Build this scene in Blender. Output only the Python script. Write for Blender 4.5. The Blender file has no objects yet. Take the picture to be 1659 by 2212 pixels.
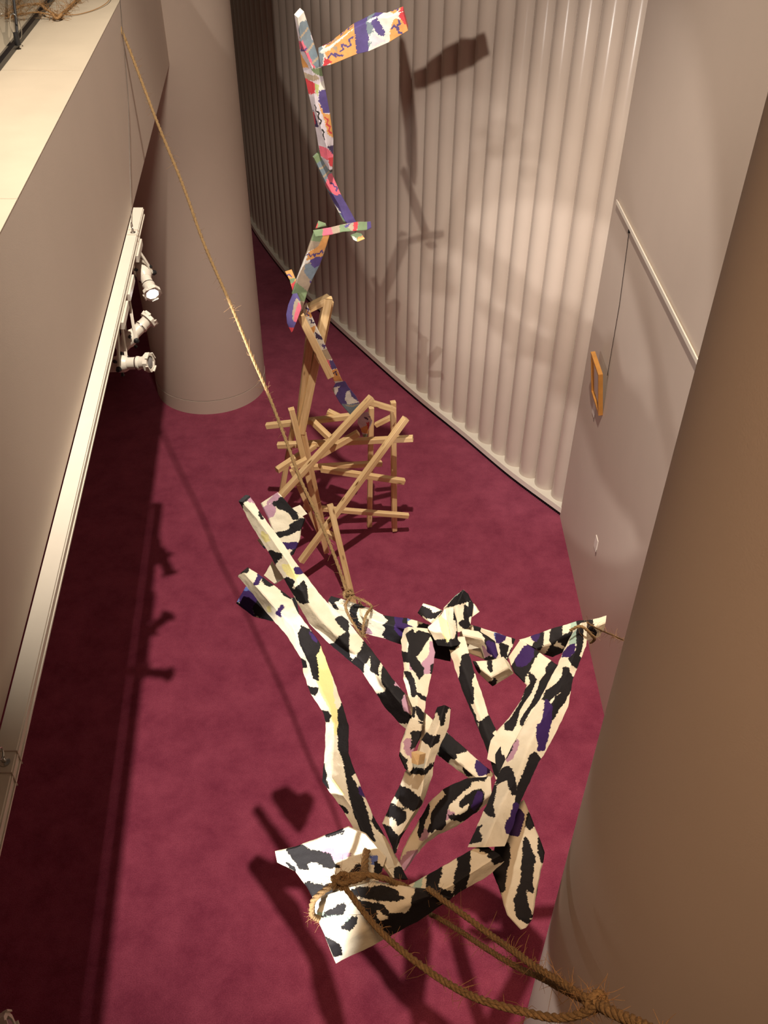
import bpy, bmesh, math, random
import numpy as np
from mathutils import Vector, Matrix, noise

# ------------------------------------------------------------------ scene, camera, light, exposure
S = bpy.context.scene
COL = S.collection
S.view_settings.view_transform = 'Standard'
S.view_settings.look = 'None'
S.view_settings.gamma = 1.0
S.view_settings.use_curve_mapping = False
S.view_settings.exposure = 0.0

def empty(name, loc=(0, 0, 0), parent=None):
    o = bpy.data.objects.new(name, None)
    o.empty_display_size = .1
    o.location = loc
    COL.objects.link(o)
    if parent: o.parent = parent
    return o

cam_data = bpy.data.cameras.new('camera')
cam = bpy.data.objects.new('camera', cam_data)
COL.objects.link(cam)
# an onlooker on the upper floor, eye 5 m above the carpet, looking 40 degrees down into the foyer
RT = Vector((0.99998524, 0.0035121, 0.00414433)); DN = Vector((0.00543234, -0.6465066, -0.76288905)); FW = Vector((0, 0.76290031, -0.64651614))
cam.matrix_world = Matrix(((RT.x, -DN.x, -FW.x, 0), (RT.y, -DN.y, -FW.y, 0), (RT.z, -DN.z, -FW.z, 5.0), (0, 0, 0, 1)))
cam_data.sensor_fit = 'VERTICAL'
cam_data.sensor_height = 24
cam_data.lens = 24 * 1950 / 2212
cam_data.clip_start = .02
S.camera = cam

world = bpy.data.worlds.new('foyer_air')
world.use_nodes = True
S.world = world
bg = world.node_tree.nodes['Background']
bg.inputs['Color'].default_value = (1.0, .70, .50, 1)
bg.inputs['Strength'].default_value = .046

def lamp_light(name, loc, target, power, angle, color, blend=.25, radius=.03, parent=None):
    l = bpy.data.lights.new(name, 'SPOT')
    l.energy = power; l.spot_size = math.radians(angle); l.spot_blend = blend
    l.color = color; l.shadow_soft_size = radius
    o = bpy.data.objects.new(name, l)
    COL.objects.link(o)
    d = Vector(target) - Vector(loc)
    if parent:
        o.parent = parent; o.matrix_parent_inverse = Matrix.Translation(-parent.location)
    o.matrix_basis = Matrix.Translation(Vector(loc)) @ d.to_track_quat('-Z', 'Y').to_matrix().to_4x4()
    return o
WARM = (1.0, .86, .70)
NEUT = (1.0, .88, .76)
COOL = (1.0, .93, .86)
# above the picture: two foyer ceiling lamps, then two added column fills
lamp_light('ceiling_lamp', (-.04, 2.0, 9.0), (0, 4.8, 0), 2400, 52, WARM, .7, .06)
lamp_light('ceiling_lamp', (-1.5, -1.0, 5.6), (.55, 7.2, 3.2), 1250, 36, NEUT, .85, .04)
lamp_light('ceiling_lamp', (-.25, -.6, 7.8), (1.0, .95, 3.3), 640, 42, (1.0, .62, .36), .8, .25)  # unseen fill light, added to brighten the near right column
lamp_light('ceiling_lamp', (.5, 1.2, 8.6), (-2.0, 7.8, 2.6), 1000, 25, WARM, 1.0, .4)  # soft unseen fill, added to lift the far left column
# track lamp under the balcony edge, behind the onlooker's left shoulder
lamp_light('track_lamp', (-.83, -.15, 2.95), (-.07, 2.02, 2.36), 430, 23, COOL, .2, .03)

# ------------------------------------------------------------------ materials
def mat(name, color, rough=.6, var=.0, vscale=8., bump=0., bscale=60., metal=0., spec=.5, emit=None, c2=None):
    m = bpy.data.materials.new(name); m.use_nodes = True
    nt = m.node_tree; b = nt.nodes['Principled BSDF']
    b.inputs['Base Color'].default_value = (*color, 1)
    b.inputs['Roughness'].default_value = rough
    b.inputs['Metallic'].default_value = metal
    b.inputs['Specular IOR Level'].default_value = spec
    if emit:
        b.inputs['Emission Color'].default_value = (*emit[:3], 1); b.inputs['Emission Strength'].default_value = emit[3]
    tc = nt.nodes.new('ShaderNodeTexCoord')
    n = nt.nodes.new('ShaderNodeTexNoise'); n.inputs['Scale'].default_value = vscale; n.inputs['Detail'].default_value = 6
    nt.links.new(tc.outputs['Object'], n.inputs['Vector'])
    r = nt.nodes.new('ShaderNodeValToRGB')
    a = c2 or tuple(c * (1 - var) for c in color)
    r.color_ramp.elements[0].position = .32; r.color_ramp.elements[1].position = .68
    r.color_ramp.elements[0].color = (*a, 1); r.color_ramp.elements[1].color = (*color, 1)
    nt.links.new(n.outputs['Fac'], r.inputs['Fac']); nt.links.new(r.outputs['Color'], b.inputs['Base Color'])
    if bump:
        n2 = nt.nodes.new('ShaderNodeTexNoise'); n2.inputs['Scale'].default_value = bscale; n2.inputs['Detail'].default_value = 4
        nt.links.new(tc.outputs['Object'], n2.inputs['Vector'])
        bp = nt.nodes.new('ShaderNodeBump'); bp.inputs['Strength'].default_value = bump; bp.inputs['Distance'].default_value = .004
        nt.links.new(n2.outputs['Fac'], bp.inputs['Height']); nt.links.new(bp.outputs['Normal'], b.inputs['Normal'])
    return m

def carpet_mat():
    m = bpy.data.materials.new('burgundy_carpet'); m.use_nodes = True
    nt = m.node_tree; N = nt.nodes; L = nt.links; b = N['Principled BSDF']
    tc = N.new('ShaderNodeTexCoord')
    n1 = N.new('ShaderNodeTexNoise'); n1.inputs['Scale'].default_value = 4.5; n1.inputs['Detail'].default_value = 9; n1.inputs['Roughness'].default_value = .72
    n2 = N.new('ShaderNodeTexNoise'); n2.inputs['Scale'].default_value = 170; n2.inputs['Detail'].default_value = 3
    for n in (n1, n2): L.new(tc.outputs['Object'], n.inputs['Vector'])
    r1 = N.new('ShaderNodeValToRGB'); r1.color_ramp.elements[0].position = .33; r1.color_ramp.elements[1].position = .66
    r1.color_ramp.elements[0].color = (.23, .034, .074, 1); r1.color_ramp.elements[1].color = (.35, .066, .120, 1)
    L.new(n1.outputs['Fac'], r1.inputs['Fac'])
    r2 = N.new('ShaderNodeValToRGB'); r2.color_ramp.elements[0].position = .3; r2.color_ramp.elements[1].position = .75
    r2.color_ramp.elements[0].color = (.74, .70, .72, 1); r2.color_ramp.elements[1].color = (1.15, 1.2, 1.2, 1)
    L.new(n2.outputs['Fac'], r2.inputs['Fac'])
    mx = N.new('ShaderNodeMix'); mx.data_type = 'RGBA'; mx.blend_type = 'MULTIPLY'; mx.inputs['Factor'].default_value = 1
    L.new(r1.outputs['Color'], mx.inputs['A']); L.new(r2.outputs['Color'], mx.inputs['B'])
    L.new(mx.outputs['Result'], b.inputs['Base Color'])
    b.inputs['Roughness'].default_value = 1; b.inputs['Specular IOR Level'].default_value = .1
    b.inputs['Sheen Weight'].default_value = .15
    bp = N.new('ShaderNodeBump'); bp.inputs['Strength'].default_value = .5; bp.inputs['Distance'].default_value = .006
    L.new(n2.outputs['Fac'], bp.inputs['Height']); L.new(bp.outputs['Normal'], b.inputs['Normal'])
    return m

def wood_mat(name, dark, light):
    m = bpy.data.materials.new(name); m.use_nodes = True
    nt = m.node_tree; N = nt.nodes; L = nt.links; b = N['Principled BSDF']
    tc = N.new('ShaderNodeTexCoord'); oi = N.new('ShaderNodeObjectInfo')
    ad = N.new('ShaderNodeVectorMath'); ad.operation = 'ADD'
    L.new(tc.outputs['Object'], ad.inputs[0]); L.new(oi.outputs['Random'], ad.inputs[1])
    mp = N.new('ShaderNodeMapping'); mp.inputs['Scale'].default_value = (3.0, 55, 55)
    L.new(ad.outputs['Vector'], mp.inputs['Vector'])
    n = N.new('ShaderNodeTexNoise'); n.inputs['Scale'].default_value = 1; n.inputs['Detail'].default_value = 7; n.inputs['Roughness'].default_value = .65
    L.new(mp.outputs['Vector'], n.inputs['Vector'])
    r = N.new('ShaderNodeValToRGB'); r.color_ramp.elements[0].position = .28; r.color_ramp.elements[1].position = .66
    r.color_ramp.elements[0].color = (*dark, 1); r.color_ramp.elements[1].color = (*light, 1)
    L.new(n.outputs['Fac'], r.inputs['Fac'])
    mp2 = N.new('ShaderNodeMapping'); mp2.inputs['Scale'].default_value = (5, 16, 16); L.new(ad.outputs['Vector'], mp2.inputs['Vector'])
    v = N.new('ShaderNodeTexVoronoi'); v.inputs['Scale'].default_value = 1.0; L.new(mp2.outputs['Vector'], v.inputs['Vector'])
    kr = N.new('ShaderNodeValToRGB'); kr.color_ramp.elements[0].position = .07; kr.color_ramp.elements[1].position = .16
    kr.color_ramp.elements[0].color = (.22, .12, .06, 1); kr.color_ramp.elements[1].color = (1, 1, 1, 1)
    L.new(v.outputs['Distance'], kr.inputs['Fac'])
    mx = N.new('ShaderNodeMix'); mx.data_type = 'RGBA'; mx.blend_type = 'MULTIPLY'; mx.inputs['Factor'].default_value = 1
    L.new(r.outputs['Color'], mx.inputs['A']); L.new(kr.outputs['Color'], mx.inputs['B'])
    L.new(mx.outputs['Result'], b.inputs['Base Color']); b.inputs['Roughness'].default_value = .55
    return m

PAINT = dict(k=(.010, .009, .011), p=(.034, .013, .095), m=(.44, .26, .36), y=(.80, .74, .33), b=(.10, .15, .42), t=(.36, .52, .44))
def striped_mat():
    m = bpy.data.materials.new('torn_edge_paint'); m.use_nodes = True
    nt = m.node_tree; N = nt.nodes; L = nt.links; b = N['Principled BSDF']
    tc = N.new('ShaderNodeTexCoord')
    n1 = N.new('ShaderNodeTexNoise'); n1.inputs['Scale'].default_value = 95; n1.inputs['Detail'].default_value = 5; n1.inputs['Roughness'].default_value = .75
    n2 = N.new('ShaderNodeTexNoise'); n2.inputs['Scale'].default_value = 14; n2.inputs['Detail'].default_value = 5
    for n in (n1, n2): L.new(tc.outputs['Object'], n.inputs['Vector'])
    r = N.new('ShaderNodeValToRGB'); r.color_ramp.elements[0].position = .3; r.color_ramp.elements[1].position = .7
    r.color_ramp.elements[0].color = (.70, .64, .49, 1); r.color_ramp.elements[1].color = (.80, .755, .62, 1)
    L.new(n2.outputs['Fac'], r.inputs['Fac'])
    out = r.outputs['Color']
    off = N.new('ShaderNodeMath'); off.operation = 'MULTIPLY_ADD'; off.inputs[1].default_value = 24; off.inputs[2].default_value = -17
    L.new(n1.outputs['Fac'], off.inputs[0])
    for key in 'ymtbkp':
        at = N.new('ShaderNodeAttribute'); at.attribute_name = 'edge_' + key
        ad = N.new('ShaderNodeMath'); ad.operation = 'ADD'; L.new(at.outputs['Fac'], ad.inputs[0]); L.new(off.outputs[0], ad.inputs[1])
        lt = N.new('ShaderNodeMapRange'); lt.inputs['From Min'].default_value = -.5; lt.inputs['From Max'].default_value = .5
        lt.inputs['To Min'].default_value = 1; lt.inputs['To Max'].default_value = 0
        L.new(ad.outputs[0], lt.inputs['Value'])
        mx = N.new('ShaderNodeMix'); mx.data_type = 'RGBA'
        L.new(lt.outputs['Result'], mx.inputs['Factor']); L.new(out, mx.inputs['A']); mx.inputs['B'].default_value = (*PAINT[key], 1)
        out = mx.outputs['Result']
    L.new(out, b.inputs['Base Color']); b.inputs['Roughness'].default_value = .7; b.inputs['Specular IOR Level'].default_value = .25
    bp = N.new('ShaderNodeBump'); bp.inputs['Strength'].default_value = .45; bp.inputs['Distance'].default_value = .004
    L.new(n1.outputs['Fac'], bp.inputs['Height']); L.new(bp.outputs['Normal'], b.inputs['Normal'])
    return m
def attr_mat():
    m = bpy.data.materials.new('board_paint'); m.use_nodes = True
    nt = m.node_tree; at = nt.nodes.new('ShaderNodeAttribute'); at.attribute_name = 'paint'
    b = nt.nodes['Principled BSDF']; b.inputs['Roughness'].default_value = .55
    tc = nt.nodes.new('ShaderNodeTexCoord'); n = nt.nodes.new('ShaderNodeTexNoise'); n.inputs['Scale'].default_value = 30; n.inputs['Detail'].default_value = 5
    nt.links.new(tc.outputs['Object'], n.inputs['Vector'])
    r = nt.nodes.new('ShaderNodeValToRGB'); r.color_ramp.elements[0].position = .25; r.color_ramp.elements[1].position = .7
    r.color_ramp.elements[0].color = (.8, .8, .8, 1); r.color_ramp.elements[1].color = (1.05, 1.05, 1.05, 1)
    nt.links.new(n.outputs['Fac'], r.inputs['Fac'])
    mx = nt.nodes.new('ShaderNodeMix'); mx.data_type = 'RGBA'; mx.blend_type = 'MULTIPLY'; mx.inputs['Factor'].default_value = 1
    nt.links.new(at.outputs['Color'], mx.inputs['A']); nt.links.new(r.outputs['Color'], mx.inputs['B'])
    nt.links.new(mx.outputs['Result'], b.inputs['Base Color'])
    return m
def glass_mat():
    m = bpy.data.materials.new('clear_glass'); m.use_nodes = True
    nt = m.node_tree; nt.nodes.remove(nt.nodes['Principled BSDF'])
    tr = nt.nodes.new('ShaderNodeBsdfTransparent'); tr.inputs['Color'].default_value = (.985, .99, .985, 1)
    gl = nt.nodes.new('ShaderNodeBsdfGlossy'); gl.inputs['Roughness'].default_value = .03
    fr = nt.nodes.new('ShaderNodeFresnel'); fr.inputs['IOR'].default_value = 1.45
    mx = nt.nodes.new('ShaderNodeMixShader')
    ge = nt.nodes.new('ShaderNodeNewGeometry'); iv = nt.nodes.new('ShaderNodeMath'); iv.operation = 'SUBTRACT'; iv.inputs[0].default_value = 1
    ml = nt.nodes.new('ShaderNodeMath'); ml.operation = 'MULTIPLY'
    nt.links.new(ge.outputs['Backfacing'], iv.inputs[1]); nt.links.new(iv.outputs[0], ml.inputs[0]); nt.links.new(fr.outputs[0], ml.inputs[1])
    nt.links.new(ml.outputs[0], mx.inputs[0]); nt.links.new(tr.outputs[0], mx.inputs[1]); nt.links.new(gl.outputs[0], mx.inputs[2])
    nt.links.new(mx.outputs[0], nt.nodes['Material Output'].inputs['Surface'])
    return m

M = dict(
    carpet=carpet_mat(),
    wall=mat('warm_white_paint', (.60, .505, .435), .7, .03, 3, .08, 220),
    rib=mat('satin_white_rib', (.60, .51, .44), .21, .03, 5, 0, 0, 0, .6),
    ledge=mat('white_ledge', (.80, .75, .66), .35, .03, 9),
    stone=mat('pale_ledge_stone', (.52, .45, .35), .6, .07, 5, .1, 90),
    dark=mat('dark_metal', (.022, .020, .022), .4, .2, 20, 0, 0, .6),
    black=mat('black_plastic', (.012, .012, .014), .45, .1, 20),
    white=mat('white_enamel', (.76, .72, .64), .38, .03, 15),
    steel=mat('bright_steel', (.55, .54, .52), .25, .1, 30, 0, 0, 1),
    wood=wood_mat('pine_stick', (.64, .41, .18), (.90, .67, .37)),
    frame=mat('orange_frame_wood', (.60, .27, .055), .5, .2, 14),
    card=mat('label_card', (.74, .68, .62), .6, .02, 20),
    rope=mat('jute_rope', (.32, .20, .085), .9, .45, 240, .5, 420),
    twine=mat('frayed_twine', (.36, .20, .08), .9, .35, 240),
    lens=mat('lit_lens', (.9, .9, .9), .2, .0, 5, 0, 0, 0, .5, (1, .97, .95, 9)),
    lens_dark=mat('lens_glass', (.25, .25, .26), .08, .1, 5),
    striped=striped_mat(), board=attr_mat(), glass=glass_mat(),
)

# ------------------------------------------------------------------ mesh helpers
def obj(name, bm, m, parent=None, smooth=None):
    me = bpy.data.meshes.new(name)
    bmesh.ops.recalc_face_normals(bm, faces=bm.faces)
    bm.to_mesh(me); bm.free()
    me.materials.append(m)
    if smooth is not None:
        me.polygons.foreach_set('use_smooth', [True] * len(me.polygons))
        me.set_sharp_from_angle(angle=math.radians(smooth))
    o = bpy.data.objects.new(name, me)
    COL.objects.link(o)
    if parent: o.parent = parent
    return o
def tag(o, label, cat, group=None, kind=None):
    o['label'] = label; o['category'] = cat
    if group: o['group'] = group
    if kind: o['kind'] = kind
    return o
def struct(o, label=None):
    o['kind'] = 'structure'
    if label: o['label'] = label
    return o
def hexa(bm, p):     # eight corners: bottom four, top four
    v = [bm.verts.new(q) for q in p]
    for f in ((0, 1, 2, 3), (4, 5, 6, 7), (0, 1, 5, 4), (1, 2, 6, 5), (2, 3, 7, 6), (3, 0, 4, 7)):
        bm.faces.new([v[i] for i in f])
def box(bm, x0, x1, y0, y1, z0, z1, mx=None):
    p = [(x0, y0, z0), (x1, y0, z0), (x1, y1, z0), (x0, y1, z0), (x0, y0, z1), (x1, y0, z1), (x1, y1, z1), (x0, y1, z1)]
    if mx is not None: p = [mx @ Vector(q) for q in p]
    hexa(bm, p)
def tube(bm, pts, r, n=6, cap=True):
    pts = [Vector(p) for p in pts]
    T = [(pts[min(i + 1, len(pts) - 1)] - pts[max(i - 1, 0)]).normalized() for i in range(len(pts))]
    u = T[0].orthogonal().normalized(); rows = []
    for i, p in enumerate(pts):
        u = (u - T[i] * u.dot(T[i])).normalized(); w = T[i].cross(u)
        rr = r[i] if isinstance(r, (list, tuple)) else r
        rows.append([bm.verts.new(p + (u * math.cos(2 * math.pi * k / n) + w * math.sin(2 * math.pi * k / n)) * rr) for k in range(n)])
    for a, b in zip(rows, rows[1:]):
        for k in range(n): bm.faces.new((a[k], a[(k + 1) % n], b[(k + 1) % n], b[k]))
    if cap and n > 2:
        bm.faces.new(rows[0][::-1]); bm.faces.new(rows[-1])
def lathe(bm, prof, n=24, mx=None):
    rows = []
    for r, z in prof:
        row = []
        for k in range(n):
            a = 2 * math.pi * k / n; p = Vector((r * math.cos(a), r * math.sin(a), z))
            row.append(bm.verts.new(mx @ p if mx is not None else p))
        rows.append(row)
    for a, b in zip(rows, rows[1:]):
        for k in range(n): bm.faces.new((a[k], a[(k + 1) % n], b[(k + 1) % n], b[k]))
    bm.faces.new(rows[0][::-1]); bm.faces.new(rows[-1])
def spline(pts, step):
    pts = [Vector(p) for p in pts]; out = []
    for i in range(len(pts) - 1):
        p0, p1, p2, p3 = pts[max(i - 1, 0)], pts[i], pts[i + 1], pts[min(i + 2, len(pts) - 1)]
        n = max(2, int((p2 - p1).length / step))
        for k in range(n):
            t = k / n
            out.append(.5 * ((2 * p1) + (p2 - p0) * t + (2 * p0 - 5 * p1 + 4 * p2 - p3) * t * t + (3 * p1 - p0 - 3 * p2 + p3) * t ** 3))
    out.append(pts[-1]); return out
def mm(l): return [(x / 1000, y / 1000, z / 1000) for x, y, z in l]
def rope_strands(bm, pts, R, pitch=.055, strands=3, n=6, wob=.0):
    P = spline(pts, pitch / 7)
    T = [(P[min(i + 1, len(P) - 1)] - P[max(i - 1, 0)]).normalized() for i in range(len(P))]
    u = T[0].orthogonal().normalized(); fr = []; s = 0; lens = []
    for i, p in enumerate(P):
        u = (u - T[i] * u.dot(T[i])).normalized(); fr.append((u.copy(), T[i].cross(u)))
        if i: s += (P[i] - P[i - 1]).length
        lens.append(s)
    for k in range(strands):
        q = []
        for i, p in enumerate(P):
            a = 2 * math.pi * (k / strands + lens[i] / pitch)
            q.append(p + (fr[i][0] * math.cos(a) + fr[i][1] * math.sin(a)) * R * .48)
        tube(bm, q, R * .56, n)
    return P
def fibres(bm, P, R, count, rnd, lo=.02, hi=.06, th=.0006):
    for _ in range(count):
        i = rnd.randrange(len(P)); p = Vector(P[i])
        d = Vector((rnd.gauss(0, 1), rnd.gauss(0, 1), rnd.gauss(0, 1))).normalized()
        e = Vector((rnd.gauss(0, 1), rnd.gauss(0, 1), rnd.gauss(0, 1))).normalized()
        l = rnd.uniform(lo, hi)
        tube(bm, [p + d * R * .6, p + d * l * .5 + e * l * .2, p + d * l * .75 + e * l * .55], [th, th * .8, th * .5], 3, False)

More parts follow.
